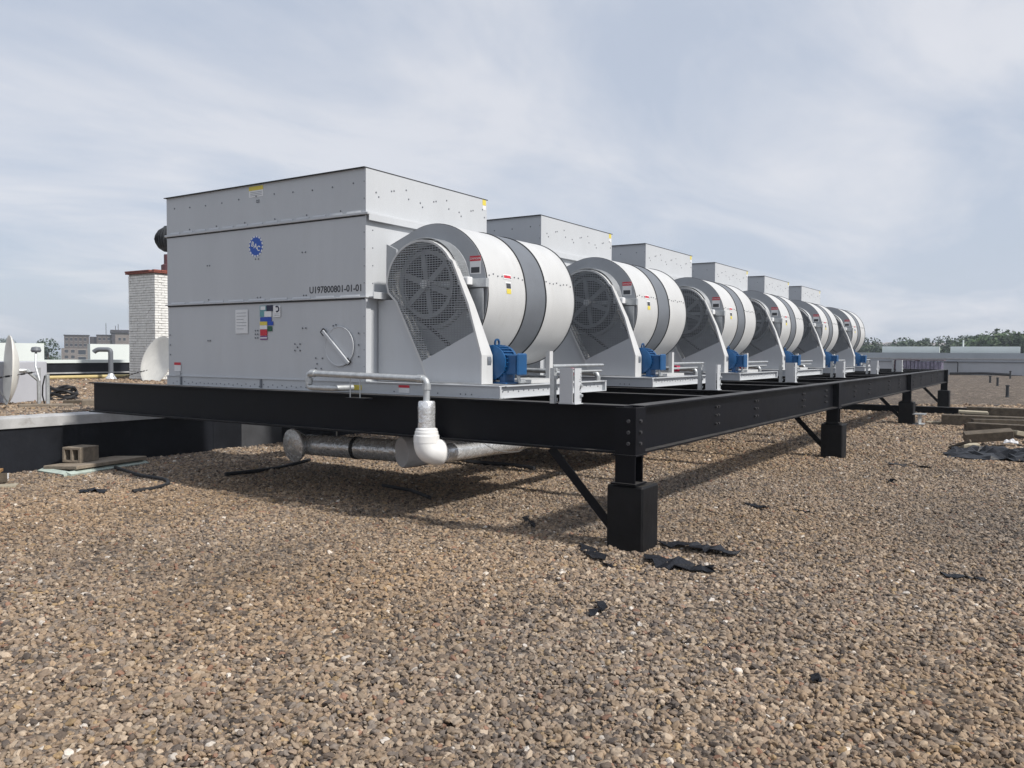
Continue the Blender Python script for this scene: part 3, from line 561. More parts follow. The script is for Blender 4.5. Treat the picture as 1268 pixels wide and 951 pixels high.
# what only the nearest unit shows on its end panel
X0 = UX
def es(name, m, y0, y1, z0, z1, par=U, lift=0): return stick(name, m, par, 'x', y0, y1, z0, z1, X0 - lift)
pp = es('paper_notice', 'white', 7.687, 7.901, 1.80, 2.071)
for i in range(6):
    z = 2.03 - i * .036; es('printed_line', 'plate', 7.71 + .05 * (i % 3 == 2), 7.88, z, z + .006, pp, .002)
for nm, m, a in (('sticker', 'teal', (7.377, 7.483, 2.045, 2.107)), ('sticker', 'navy', (7.263, 7.373, 2.043, 2.11)), ('sticker', 'white', (7.145, 7.262, 1.976, 2.102)), ('sticker', 'teal', (7.41, 7.483, 1.984, 2.042)), ('sticker', 'white', (7.292, 7.409, 1.982, 2.044)), ('sticker', 'dblue', (7.293, 7.478, 1.931, 1.978)), ('sticker', 'yellow', (7.363, 7.484, 1.889, 1.93)), ('sticker', 'white', (7.363, 7.485, 1.845, 1.888)), ('sticker', 'dblue', (7.264, 7.357, 1.887, 1.93)), ('sticker', 'green', (7.282, 7.36, 1.821, 1.877)), ('sticker', 'red', (7.364, 7.479, 1.774, 1.842)), ('sticker', 'purple', (7.364, 7.48, 1.728, 1.769)), ('sticker', 'white', (7.364, 7.48, 1.742, 1.755))):
    so = es(nm, m, *a, lift=.001 * (nm == 'sticker' and a[2] == 1.742))
    if m == 'white' and a[0] == 7.145:
        MB().tube([(X0 - .003, 7.20 + .03 * math.cos(t), 2.065 + .028 * math.sin(t)) for t in np.linspace(1.0, 5.0, 14)], .008, 5).build('swirl_mark', 'navy', so)
        for q in range(2): es('printed_line', 'plate', 7.16, 7.245, 2.01 - .016 * q, 2.014 - .016 * q, so, .002)
    if m == 'teal' and a[2] > 2: es('pale_mark', 'white', 7.39, 7.47, 2.06, 2.10, so, .0022)
rs = es('warning_label', 'white', 8.924, 9.05, 1.35, 1.457); es('label_heading', 'red', 8.924, 9.05, 1.425, 1.457, rs, .002)
MB().box(UX - .012, UX - .001, 8.93, 9.03, 1.30, 1.345).build('lifting_lug', 'paint', U)
es('skid_label', 'yellow', 5.938, 6.07, 1.209, 1.26, lift=.001); ws = es('skid_warning', 'white', 5.30, 5.44, 1.20, 1.275, lift=.001); es('label_heading', 'red', 5.30, 5.44, 1.25, 1.275, ws, .003)
tl = es('hood_label', 'white', 7.417, 7.655, 3.321, 3.44); es('label_heading', 'yellow', 7.417, 7.655, 3.395, 3.44, tl, .002)
for i in range(3): es('printed_line', 'plate', 7.44, 7.63, 3.372 - .018 * i, 3.378 - .018 * i, tl, .002)
# badge: blue disc with a toothed pale ring and three white letters
bg_ = MB().lathe([(0, -.003), (.100, -.003), (.100, 0), (0, 0)], (X0 - .0003, 7.543, 2.772), (1, 0, 0), 40).build('badge', 'badge', U)
rg = MB(); 
for k in range(16):
    a0 = 2 * math.pi * k / 16; pts = arc((7.543, 2.772), .1, a0, a0 + .26, 3) + arc((7.543, 2.772), .117, a0 + .26, a0, 3); rg.prism(pts, X0 - .0030, X0 - .0003)
rg.build('badge_teeth', 'white', bg_); rg2 = MB()
for k in range(16):
    a0 = 2 * math.pi * k / 16 + .26; pts = arc((7.543, 2.772), .1, a0, a0 + .13, 2) + arc((7.543, 2.772), .117, a0 + .13, a0, 2); rg2.prism(pts, X0 - .0028, X0 - .0003)
rg2.build('badge_teeth', 'badge', bg_)
for ch, dy, dz in (('B', .052, .025), ('A', .004, 0), ('C', -.045, -.027)): text_mesh('badge_letter', ch, .078, 'white', bg_, (X0 - .0045, 7.543 + dy, 2.772 + dz), (0, -1, -.25), (0, 0, 1), bold=.002)
text_mesh('serial_number', 'U197800801-01-01', .098, 'ink', U, (X0 - .0012, 6.31, 2.248), (0, -1, 0), (0, 0, 1), bold=.002).scale = (1, 1, 1)
# round access door with a clamping bar
ad = MB().lathe([(0, -.010), (.19, -.010), (.20, -.012), (.207, -.006), (.207, 0), (0, 0)], (X0 - .0003, 6.249, 1.655), (1, 0, 0), 48).build('access_door', 'paint', U)
gk = MB().tube([(X0 - .008, 6.249 + .202 * math.cos(t), 1.655 + .202 * math.sin(t)) for t in np.linspace(0, 2 * math.pi, 49)], .008, 6, False).build('door_rim', 'paint', ad, smooth=True)
barm = MB(); barm.obox((X0 - .028, 6.283, 1.648), (.022, .50, .036), rx=rad(42)); barm.build('clamp_bar', 'paint', ad, bevel=.003)
for y, z in ((6.475, 1.805), (6.12, 1.50)): MB().obox((X0 - .012, y, z), (.022, .055, .055), rx=rad(45)).build('clamp_pad', 'rubber', ad)

# ------------------------------------------------------------------ per-unit posts and pipes in front of the fans
GP = 'grey connection posts along the side of the frame'
def junction_post():
    r = thing('connection_post', (5.97, 3.38, ZT), '', 'post', GP)
    b = MB(); b.box(5.955, 5.962, 3.315, 3.44, ZT, 1.476); b.box(5.962, 6.075, 3.30, 3.306, ZT, 1.476); b.box(5.962, 6.075, 3.434, 3.44, ZT, 1.47); b.box(5.962, 6.075, 3.306, 3.434, 1.468, 1.474); b.box(5.955, 6.09, 3.29, 3.45, ZT - .0, ZT + .006); b.build('channel', 'paint', r)
    c = MB()
    for i in range(24): c.disc((6.045 + .022 * random.random(), 3.2995, ZT + .02 + .24 * random.random()), .003 + .003 * random.random(), (0, -1, 0), 5, .0012)
    c.build('rust_spots', 'dgrey', r, kind='stuff')
    c = MB()
    for z in (1.25, 1.33): c.lathe([(0, -.02), (.012, -.02), (.013, 0)], (6.06, 3.30, z), (0, 1, 0), 6)
    c.build('bolt_heads', 'galv', r, kind='stuff')
    return r
def strut_post():
    r = thing('strut_post', (5.99, 3.53, ZT), '', 'strut', 'slotted struts beside the connection posts')
    b = MB(); b.box(5.97, 5.974, 3.50, 3.541, ZT, 1.475); b.box(5.974, 6.01, 3.50, 3.504, ZT, 1.475); b.box(5.974, 6.01, 3.537, 3.541, ZT, 1.475); b.build('channel', 'galv', r)
    c = MB(); 
    for z in (1.20, 1.29, 1.38, 1.45): c.box(5.978, 6.015, 3.49, 3.4995, z, z + .025)
    c.build('pipe_clamps', 'galv', r)
    return r
jp = junction_post(); spst = strut_post()
jl = ['nearest grey connection post standing on the front beam', 'second grey connection post, beside the second unit', 'third grey connection post, beside the third unit', 'fourth grey connection post, beside the fourth unit', 'fifth grey connection post, beside the fifth unit', 'farthest grey connection post, beside the farthest unit']
sl_ = ['nearest thin slotted strut left of the nearest post', 'second thin slotted strut, beside the second post', 'third thin slotted strut, beside the third post', 'fourth thin slotted strut, beside the fourth post', 'fifth thin slotted strut, beside the fifth post', 'farthest thin slotted strut, beside the farthest post']
for k in range(6):
    for src, ls in ((jp, jl), (spst, sl_)):
        o = src if k == 0 else copy_tree(src, None, src.location + Vector((PITCH * k, 0, 0))); o['label'] = ls[k]
def bend(pts, r=.06, n=5):
    out = [Vector(pts[0])]
    for i in range(1, len(pts) - 1):
        p = Vector(pts[i]); a = (Vector(pts[i - 1]) - p).normalized(); b_ = (Vector(pts[i + 1]) - p).normalized(); s0 = p + a * r; s1 = p + b_ * r
        for k in range(n + 1):
            t = k / n; out.append(s0 * (1 - t) ** 2 + p * 2 * t * (1 - t) + s1 * t * t)
    out.append(Vector(pts[-1])); return out
def drain_pipe(valve):
    r = thing('drain_pipe', (5.97, 5.6, ZT), '', 'pipe', 'galvanised drain pipes along the end of each unit')
    MB().tube(bend([(6.2, 6.02, 1.235), (5.97, 6.05, 1.235), (5.97, 6.41, 1.235), (5.97, 6.41, 1.379), (5.97, 4.86, 1.352), (5.97, 4.86, 1.12)], .05), .031, 12).build('pipe', 'galv', r, smooth=True)
    c = MB(); 
    for p, d in (((5.97, 6.34, 1.378), (0, 1, 0)), ((5.97, 4.93, 1.353), (0, 1, 0)), ((5.97, 4.86, 1.285), (0, 0, 1)), ((5.97, 6.40, 1.30), (0, 0, 1))): c.lathe([(.031, -.03), (.039, -.03), (.039, .03), (.031, .03)], p, d, 12)
    c.build('pipe_fittings', 'galv', r)
    if valve:
        v = MB(); v.lathe([(.03, -.05), (.05, -.04), (.05, .04), (.03, .05)], (5.97, 5.18, 1.358), (0, 1, 0), 12); v.tube([(5.97, 5.18, 1.36), (5.90, 5.18, 1.36)], .012, 6); v.lathe([(.0, 0), (.05, 0), (.055, .012), (.05, .02), (0, .02)], (5.90, 5.18, 1.36), (-1, 0, 0), 12); v.build('valve', 'valve', r)
    return r
dp = drain_pipe(False); dp['label'] = 'nearest galvanised drain pipe bending down into the foil wrapped pipe'
dv = drain_pipe(True); dv.location = dv.location + Vector((PITCH, 0, 0)); dv['label'] = 'galvanised drain pipe with red valve, second from the near end'
for k in range(2, 6):
    o = copy_tree(dv, None, dp.location + Vector((PITCH * k, 0, 0))); o['label'] = ['galvanised drain pipe with red valve on the third unit', 'galvanised drain pipe with red valve on the fourth unit', 'galvanised drain pipe with red valve on the fifth unit', 'galvanised drain pipe with red valve on the farthest unit'][k - 2]
hg = thing('pipe_hanger', (5.96, 5.75, 1.14), 'thin twin rod hanger holding the nearest drain pipe', 'hanger')
for y in (5.82, 5.69): MB().tube([(5.965, y, 1.40), (5.965, y, 1.15)], .006, 6).build('rod', 'galv', hg)
MB().box(5.93, 6.05, 5.60, 5.86, 1.135, 1.15).build('clip_angle', 'black', hg)
# foil jacket and white elbow
fj = thing('foil_trap', (5.97, 4.86, .70), 'foil wrapped vertical pipe ending in a glossy white elbow before the front beam', 'pipe')
MB().lathe([(0, 0), (.078, 0), (.080, .02), (.079, .12), (.081, .2), (.079, .262), (.072, .275), (.03, .278)], (5.97, 4.86, .875), (0, 0, 1), 24).build('foil_jacket', 'foil', fj, smooth=True)
el = MB(); el.lathe([(.08, .115), (.085, .11), (.100, .105), (.102, .085), (.108, .08), (.110, .05), (.118, .045), (.120, -.02)], (5.97, 4.86, .79), (0, 0, 1), 32)
el.tube(bend([(5.97, 4.86, .785), (5.97, 4.86, .685), (6.08, 4.765, .672)], .09, 10)[:12] + [Vector(q) for q in ((6.07, 4.775, .673), (6.09, 4.757, .671), (6.105, 4.744, .670), (6.115, 4.735, .669))], [.116] + [.117 + .006 * min(1, k / 6) for k in range(11)] + [.123, .112, .09, .06], 28); el.build('elbow', 'pvc', fj, smooth=True)
fp = thing('foil_pipe', (7.4, 4.78, .55), 'foil wrapped pipe running from white elbow back under the frame', 'pipe')
MB().tube([(6.08, 4.76, .665), (6.5, 4.76, .655), (8, 4.8, .655), (11, 4.8, .655)], .085, 20).build('foil_jacket', 'foil', fp, smooth=True)
for x in (6.62, 7.9, 9.2): MB().lathe([(.086, -.02), (.091, -.02), (.091, .02), (.086, .02)], (x, 4.795, .655), (1, 0, 0), 20).build('strap', 'rubber', fp)
hp = thing('insulated_header', (7.3, 7.0, .40), 'large foil wrapped header pipe hanging under frame with crumpled round end cap', 'pipe')
MB().tube([(7.3, 7.98, .43), (7.3, 7.4, .44), (7.3, 6.8, .45), (7.3, 6.15, .46)], [.125, .13, .128, .13], 24).build('foil_jacket', 'foil', hp, smooth=True)
MB().lathe([(0, -.02), (.08, -.028), (.15, -.012), (.205, .0), (.212, .02), (.17, .09), (.125, .16)], (7.12, 7.93, .43), (1, -.12, .08), 28).build('end_cap', 'foil', hp, smooth=True)
for y in (7.0,): MB().lathe([(.131, -.025), (.137, -.025), (.137, .025), (.131, .025)], (7.3, y, .447), (0, 1, 0), 24).build('strap', 'rubber', hp)
MB().tube([(7.3, 7.35, .55), (7.3, 7.35, .80)], .008, 6).build('hanger_rod', 'galv', hp)
wp = thing('white_pipe', (7.2, 6.05, .35), 'dull white jacketed pipe stub beside the white elbow under the frame', 'pipe')
MB().lathe([(0, 0), (.165, 0), (.178, .02), (.178, .2), (.165, .35), (.14, .6), (.13, 1.6)], (7.12, 6.16, .47), (.93, -.37, .02), 28).build('jacket', 'dullpvc', wp, smooth=True)
cbl = MB().tube(bend([(6.25, 4.45, .79), (6.28, 4.36, .72), (6.3, 4.2, .69), (6.3, 4.02, .71), (6.3, 3.95, .79)], .08), .005, 6); single('slack_cable', cbl, 'galv', (6.4, 3.8, .66), 'thin slack cable drooping under the front beam near the corner', 'cable', smooth=True)

# ------------------------------------------------------------------ raised roof edge at the left
rw = thing('upstand_wall', (0, 11.25, 0), 'low black membrane wall with grey flashing at the raised roof edge', 'wall')
MB().box(-30, 30, 11.25, 11.5, -.02, .60).build('wall_face', 'wallblack', rw)
MB().prism([(11.22, .585), (11.5, .585), (11.62, .60), (11.62, .735), (11.30, .728), (11.225, .71)], -30, 30).build('coping', 'cope', rw)
for x in (3.4, 8.45, 13.5): MB().box(x, x + .05, 11.244, 11.25, 0, .582).build('membrane_seam', 'wallblack', rw)
MB().box(9.0, 9.85, 11.243, 11.25, 0, .575).build('sunlit_patch', 'sunpatch', rw)  # thin paler panel: sunlight falling on the wall, painted as colour
# rubble along the edge
for i, (x, y, l, w, h, rz, mm, lab) in enumerate([(6.75, 13.0, .75, .12, .07, -.7, 'concrete', 'flat concrete strip on the raised roof nearest the dish post'), (7.45, 12.75, .5, .18, .12, -.6, 'concrete', 'concrete block in the middle of the rubble row'), (7.55, 13.35, .65, .10, .08, -.9, 'wood', 'short timber lying on top of the rubble row'), (7.95, 12.6, .35, .2, .14, -.4, 'concrete', 'broken block standing at right of the rubble row'), (8.15, 12.9, .3, .14, .18, .3, 'concrete', 'upright broken block beside the end of the front beam')]):
    single('rubble_piece', MB().obox((x, y, .70 + h / 2), (l, w, h), rz=rz), mm, (x, y, .7), lab, 'rubble', 'rubble pieces along the raised roof edge', bevel=.015)
# dishes
def dish(name, c, nrm, R, depth, lab, mast):
    r = thing(name, mast, lab, 'satellite dish', 'cream satellite dishes on the raised roof')
    pr = [(R * t, depth * t * t) for t in np.linspace(0, 1, 9)]; pr += [(R + .012, depth + .0), (R, depth - .02)] + [(R * t, depth * t * t - .02) for t in np.linspace(.95, 0, 9)]
    MB().lathe(pr, c, nrm, 36).build('reflector', 'dish', r, smooth=True)
    n_ = Vector(nrm).normalized(); c = Vector(c)
    MB().tube([c - n_ * .02, c - n_ * .14, (mast[0], mast[1], c.z - .15)], .035, 8).build('bracket', 'galv', r)
    MB().tube([mast, (mast[0], mast[1], c.z + .05)], .03, 10).build('mast', 'galv', r, smooth=True)
    if c.x > 10: return r
    f = c + n_ * R * .8; MB().tube([c + Vector((0, 0, -R * .95)) + n_ * depth, f], .012, 6).build('feed_arm', 'galv', r)
    MB().lathe([(0, 0), (.045, 0), (.03, .1), (0, .1)], f, -n_, 10).build('feed_horn', 'cabinet', r)
    return r
dish('satellite_dish', (6.80, 13.95, 1.265), (-.955, .33, .05), .55, .14, 'cream dish seen edge on at the left, before grey cabinet', (6.98, 13.66, .70))
dish('satellite_dish', (14.44, 21.55, 1.27), (-.96, .02, .30), .72, .14, 'cream dish leaning before the white brick chimney', (14.50, 21.72, .70))
mp_ = thing('pipe_mast', (6.80, 13.05, .70), 'grey post with small sensor head standing right of the edge on dish', 'post')
MB().tube([(6.80, 13.05, .68), (6.80, 13.05, 1.22)], .03, 10).build('post', 'galv', mp_, smooth=True)
MB().tube([(6.72, 13.12, 1.12), (6.70, 13.2, 1.35), (6.76, 13.3, 1.58)], .018, 8).build('arm', 'galv', mp_, smooth=True)
MB().lathe([(0, 0), (.06, .0), (.075, .03), (.06, .08), (0, .09)], (6.76, 13.3, 1.56), (0, 0, 1), 14).build('sensor_head', 'dgrey', mp_, smooth=True)
MB().tube([(6.76, 13.05, 1.2), (6.70, 13.0, 1.05), (6.72, 13.05, .9), (6.78, 13.1, .75)], .012, 6).build('cable', 'rubber', mp_, smooth=True)
cb = MB(); cb.box(6.1, 7.55, 14.5, 15.2, .70, 1.40)
single('equipment_cabinet', cb, 'cabinet', (6.8, 14.85, .7), 'plain grey equipment cabinet behind the edge on dish', 'cabinet', bevel=.01)
def rope(pts, lab):
    b = MB(); P = [Vector(p) for p in pts]
    for i in range(len(P) - 1):
        k = max(1, int((P[i + 1] - P[i]).length / .09))
        for j in range(k): b.tube([P[i].lerp(P[i + 1], j / k), P[i].lerp(P[i + 1], (j + .6) / k)], .016, 5)
    b.tube(P, .006, 4); single('guy_chain', b, 'rubber', P[0], lab, 'chain', 'dark chains on the raised roof')
rope([(5.9, 14.1, 1.08), (6.4, 13.75, 1.16), (6.85, 13.5, 1.25)], 'dark chain crossing in front of the edge on dish')
rope([(13.9, 23.0, .74), (14.2, 22.2, .98), (14.65, 21.35, 1.18)], 'dark chain sagging across the dish by the chimney')
hz = MB()
for k in range(4): hz.tube([(7.95 + .22 * math.cos(t + k) * (1 - .1 * k), 14.75 + .3 * math.sin(t + k), .74 + .06 * k + .03 * math.sin(3 * t + k)) for t in np.linspace(0, 5.6, 24)], .028, 7)
single('hose_coil', hz, 'rubber', (7.95, 14.75, .7), 'tangled black hose coil on raised roof gravel', 'hose', smooth=True)
# white painted brick chimney
cx0, cx1, cy0, cy1, cz0, cz1 = 14.67, 15.99, 22.15, 23.47, .68, 3.87
ch = thing('brick_chimney', (15.33, 22.81, .7), 'white painted brick chimney with red cap behind the nearest unit', 'chimney')
MB().box(cx0 + .012, cx1 - .012, cy0 + .012, cy1 - .012, cz0, cz1).build('core', 'mortar', ch)
bk = MB(); hc = .075; rows = int((cz1 - cz0) / hc)
for j in range(rows):
    z = cz0 + j * hc; off = .11 * (j % 2)
    for face in range(4):
        y = -off
        while y < 1.32:
            a, b_ = max(0, y), min(1.32, y + .208); y += .22
            if b_ - a < .03: continue
            d_ = random.uniform(-.006, .008); zz0, zz1 = z + random.uniform(0, .004), z + .061 + random.uniform(-.004, .004)
            if face == 0: bk.box(cx0 - d_, cx0 + .03, cy0 + a, cy0 + b_, zz0, zz1)
            elif face == 1: bk.box(cx0 + a, cx0 + b_, cy0 - d_, cy0 + .03, zz0, zz1)
            elif face == 2: bk.box(cx1 - .03, cx1 + d_, cy0 + a, cy0 + b_, zz0, zz1)
            else: bk.box(cx0 + a, cx0 + b_, cy1 - .03, cy1 + d_, zz0, zz1)
bk.build('painted_bricks', 'brickw', ch, kind='stuff')
cap = MB().box(cx0 - .07, cx1 + .07, cy0 - .07, cy1 + .07, cz1 + .002, cz1 + .05).build('cap_course', 'brickr', ch, bevel=.008)
for j in range(6):
    for (p, q) in ((cx0 - .07 + j * .2433, cy0 - .07), (cx0 - .07, cy0 - .07 + j * .2433)):
        s_ = MB(); s_.box(p + .006, p + .237, cy0 - .08 if q == cy0 - .07 and p != cx0 - .07 or j == 0 else cy0 - .08, cy0 + .04, cz1 + .054, cz1 + .095) if q == cy0 - .07 and not (p == cx0 - .07 and j > 0) else s_.box(cx0 - .08, cx0 + .04, q + .006, q + .237, cz1 + .054, cz1 + .095)
        if j == 0 and q == cy0 - .07 and p == cx0 - .07 and s_.v and len([c for c in cap.children]) > 0: continue
        s_.build('brick', 'brickr', cap)
MB().box(cx0 + .045, cx1, cy0 + .045, cy1, cz1 + .052, cz1 + .10).build('mortar_bed', 'mortar', cap)
tv = thing('turbine_vent', (15.32, 22.45, 4.0), 'black round turbine vent on top of the brick chimney', 'vent')
MB().lathe([(.20, 0), (.20, .16), (.12, .2), (.12, .48)], (15.32, 22.45, cz1 + .13), (0, 0, 1), 20).build('vent_base', 'wrapred', tv)
MB().lathe([(0, -.37), (.12, -.36), (.26, -.27), (.345, -.12), (.355, 0), (.345, .12), (.26, .27), (.14, .35), (.1, .40), (0, .41)], (15.32, 22.45, 4.93), (0, 0, 1), 28).build('vent_core', 'gasket', tv, smooth=True)
fn = MB()
for k in range(24):
    a = 2 * math.pi * k / 24; fn.prism([(.27, -.26), (.355, -.12), (.385, 0), (.355, .12), (.27, .26), (.25, .0)], -.006, .006, 'y'); 
    m = Matrix.Translation((15.32, 22.45, 4.93)) @ Matrix.Rotation(a, 4, 'Z'); 
    for i in range(len(fn.v) - 12, len(fn.v)): fn.v[i] = tuple(m @ Vector(fn.v[i]))
fn.build('vent_fins', 'black', tv)
# galvanised gooseneck, gas line, curb walls
gv = thing('gooseneck_vent', (14.2, 23.9, .70), 'galvanised gooseneck vent pipe left of the brick chimney', 'vent pipe')
MB().tube(bend([(14.25, 23.75, .70), (14.25, 23.75, 1.62), (14.02, 24.10, 1.62), (13.97, 24.16, 1.54)], .10, 6), .07, 14).build('pipe', 'dgrey', gv, smooth=True)
MB().lathe([(.20, 0), (.18, .03), (.10, .14), (.07, .2)], (14.25, 23.75, .70), (0, 0, 1), 16).build('flashing', 'foil', gv, smooth=True)
gl = MB().tube([(6, 24.2, .80), (14.4, 24.35, .80), (24, 24.5, .80)], .055, 10); single('gas_pipe', gl, 'gas', (14, 24.3, .7), 'long yellow gas pipe low across the raised roof', 'pipe', smooth=True)
single('pipe_block', MB().obox((11.2, 23.9, .74), (.5, .25, .10), rz=.1), 'brickr', (11.2, 23.9, .7), 'reddish wooden block under the yellow gas pipe', 'block', bevel=.01)
cw = thing('curb_wall', (14, 26.1, .7), 'dark curb wall with white cap beyond the raised gravel roof', 'wall')
MB().box(4, 28, 26.0, 26.4, .68, 1.19).build('wall_face', 'wallblack', cw); MB().box(4, 28, 25.95, 26.5, 1.192, 1.29).build('cap', 'whitewall', cw); MB().box(4, 28, 25.9, 25.998, .86, .90).build('ledge', 'cope', cw)
for x0, x1, lab in ((-4, 17.6, 'white flat wall behind the curb at far left'), (19.5, 30, 'white flat wall behind the gooseneck vent and chimney')):
    w_ = MB().box(x0, x1, 34, 34.2, .68, 1.86); o = single('roof_wall', w_, 'whitewall', ((x0 + x1) / 2, 34.1, .7), lab, 'wall')
# ------------------------------------------------------------------ near clutter at the left
fb = MB(); 
for a in (((5.66, 11.05), (5.66, 10.42)), ((5.66, 10.40), (6.90, 10.66)), ((6.90, 10.68), (6.75, 11.1))):
    (ax_, ay_), (bx_, by_) = a; L = math.hypot(bx_ - ax_, by_ - ay_); fb.obox(((ax_ + bx_) / 2, (ay_ + by_) / 2, .025), (L, .09, .05), rz=math.atan2(by_ - ay_, bx_ - ax_), rx=.3)
single('foam_board', fb, 'pad', (6, 10.9, 0), 'pale green foam board edging sticking out under the paving slab', 'board')
single('paving_slab', MB().obox((6.28, 10.82, .085), (1.15, .60, .05), rz=.2, rx=-.05), 'concrete', (6.28, 10.82, .05), 'weathered concrete paving slab against the black wall', 'slab', bevel=.008)
cm = MB(); bxm = Matrix.Translation((6.12, 10.93, .112)) @ Matrix.Rotation(.33, 4, 'Z')
for a in ((-.2, .2, -.1, -.068), (-.2, .2, .068, .1)): cm.box(a[0], a[1], a[2], a[3], 0, .19, bxm)
for a in (-.2, -.016, .168): cm.box(a, a + .032, -.068, .068, 0, .19, bxm)
bxm2 = Matrix.Translation((6.10, 11.0, .112)) @ Matrix.Rotation(.33, 4, 'Z') @ Matrix.Rotation(rad(90), 4, 'Y')
cm = MB()
L_, W_, H_ = .30, .20, .20       # lying on its side: the two cores open to the left
for s0, s1, z0, z1 in ((-.14, .14, 0, .03), (-.14, .14, .17, .20)): cm.box(-.17, .17, s0, s1, z0, z1, bxm)
for s0 in (-.14, -.016, .108): cm.box(-.17, .17, s0, s0 + .032, .03, .17, bxm)
single('concrete_block', cm, 'concrete', (6.12, 10.93, .112), 'hollow concrete block sitting on the paving slab', 'block', bevel=.003)
pw = thing('plywood_scrap', (4.93, 10.55, 0), 'orange stained plywood box corner at the left edge', 'plywood')
MB().obox((4.70, 10.62, .16), (.5, .22, .03), rz=-.6).build('top_board', 'orange', pw); MB().obox((4.74, 10.50, .085), (.44, .02, .11), rz=-.6).build('side_board', 'wood', pw); MB().obox((4.93, 10.4, .1), (.03, .05, .06), rz=-.6).build('white_tab', 'white', pw); MB().obox((4.72, 10.3, .012), (.5, .2, .022), rz=-.6).build('bottom_board', 'palewood', pw)
def strip(pts, w, h, seed=0):       # a ragged flat strip of membrane with some lift and thickness
    r = random.Random(seed); P = [Vector((p[0], p[1], 0)) for p in pts]; b = MB(); vs = []
    for i, p in enumerate(P):
        d_ = (P[min(i + 1, len(P) - 1)] - P[max(0, i - 1)]).normalized(); nn = Vector((-d_.y, d_.x, 0)); ww = w * r.uniform(.45, 1.1) * (.35 if i in (0, len(P) - 1) else 1)
        z = .010 + h * r.uniform(0, 1); z2 = .010 + h * r.uniform(0, 1)
        for q, zz in ((-1, z), (1, z2)): vs += [tuple(p + nn * ww * q + Vector((0, 0, zz))), tuple(p + nn * ww * q + Vector((0, 0, zz + .006)))]
    fs = []
    for i in range(len(P) - 1):
        a, c = 4 * i, 4 * i + 4; fs += [(a, c, c + 2, a + 2), (a + 1, a + 3, c + 3, c + 1), (a, a + 1, c + 1, c), (a + 2, c + 2, c + 3, a + 3)]
    fs += [(0, 2, 3, 1), (4 * len(P) - 4, 4 * len(P) - 3, 4 * len(P) - 1, 4 * len(P) - 2)]
    return b.add(vs, fs)
def fine(pts, n=4, j=.02, seed=1):
    r = random.Random(seed); o = []
    for i in range(len(pts) - 1):
        for k in range(n): t = k / n; o.append((pts[i][0] * (1 - t) + pts[i + 1][0] * t + r.uniform(-j, j), pts[i][1] * (1 - t) + pts[i + 1][1] * t + r.uniform(-j, j)))
    return o + [pts[-1]]
GS = 'torn black membrane scraps on the gravel'
SC = [([(6.40, 2.72), (6.42, 2.5), (6.40, 2.3), (6.41, 2.06)], .11, .05, 'long torn black membrane strip right of the nearest pier'),
      ([(5.90, 2.62), (5.84, 2.45), (5.80, 2.2), (5.88, 2.08)], .14, .045, 'crumpled black membrane piece just in front of the nearest pier'),
      ([(5.97, 3.22), (5.75, 3.0), (5.62, 2.85)], .07, .035, 'narrow black scrap left of the nearest pier'),
      ([(5.60, 2.84), (5.50, 2.70)], .03, .02, 'tiny black scrap below the nearest pier'),
      ([(4.42, 2.34), (4.55, 2.33), (4.68, 2.36)], .03, .03, 'small black scrap in the open foreground gravel'),
      ([(6.68, 4.22), (6.52, 4.08), (6.38, 3.93)], .035, .03, 'dark scrap on the gravel left of the nearest brace'),
      ([(8.64, 2.72), (8.58, 2.58), (8.53, 2.44)], .035, .03, 'left of two dark scraps between the first and second piers'),
      ([(8.61, 2.22), (8.60, 2.05)], .035, .03, 'right of two dark scraps between the first and second piers'),
      ([(6.69, .66), (6.68, .5), (6.66, .38)], .03, .03, 'dark scrap by the right edge of the gravel'),
      ([(5.06, 9.02), (5.2, 9.08), (5.16, 8.74)], .05, .05, 'curled black scrap left of the black hose on gravel'),
      ([(4.10, .96), (4.16, .93)], .03, .04, 'black lump in the right foreground gravel'),
      ([(12.9, 2.0), (13.0, 1.75), (12.95, 1.45)], .05, .05, 'flat dark scrap right of the second pier'),
      ([(11.2, 1.75), (11.3, 1.65)], .06, .06, 'small dark lump right of the second pier'),
      ([(20.5, 4.6), (20.7, 4.2)], .05, .05, 'dark scrap under the side beam near third pier'),
      ([(30.2, 1.95), (30.3, 1.5)], .08, .05, 'dark scrap on far gravel beyond the timber pile')]
for i, (pts, w, h, lab) in enumerate(SC):
    single('membrane_scrap', strip(fine(pts, 4, .018, i), w, h, i), 'plastic', (*pts[0], 0), lab, 'scrap', GS)
def cord(pts, r, lab, name='rubber_hose'):
    P = bend([(x, y, .012 + r + .01 * math.sin(3 * x)) for x, y in pts], .12, 4); single(name, MB().tube(P, r, 8), 'rubber', (*pts[0], 0), lab, 'hose', 'black hoses lying on the gravel', smooth=True)
cord([(6.35, 10.5), (6.26, 10.2), (6.13, 9.6), (6.12, 9.05), (5.95, 8.74), (5.64, 8.58), (5.38, 8.57)], .024, 'bent black hose beside the paving slab')
cord([(6.75, 8.75), (7.2, 8.70), (7.6, 8.75), (8.4, 9.0)], .025, 'black hose left of the round foil end cap')
cord([(7.3, 6.6), (7.22, 6.1), (7.05, 5.8), (6.94, 5.6)], .02, 'thin black hose under the middle of the front beam')
cord([(9.57, 7.05), (9.65, 6.3), (9.55, 5.9)], .03, 'black hose farther under the frame behind the elbow')
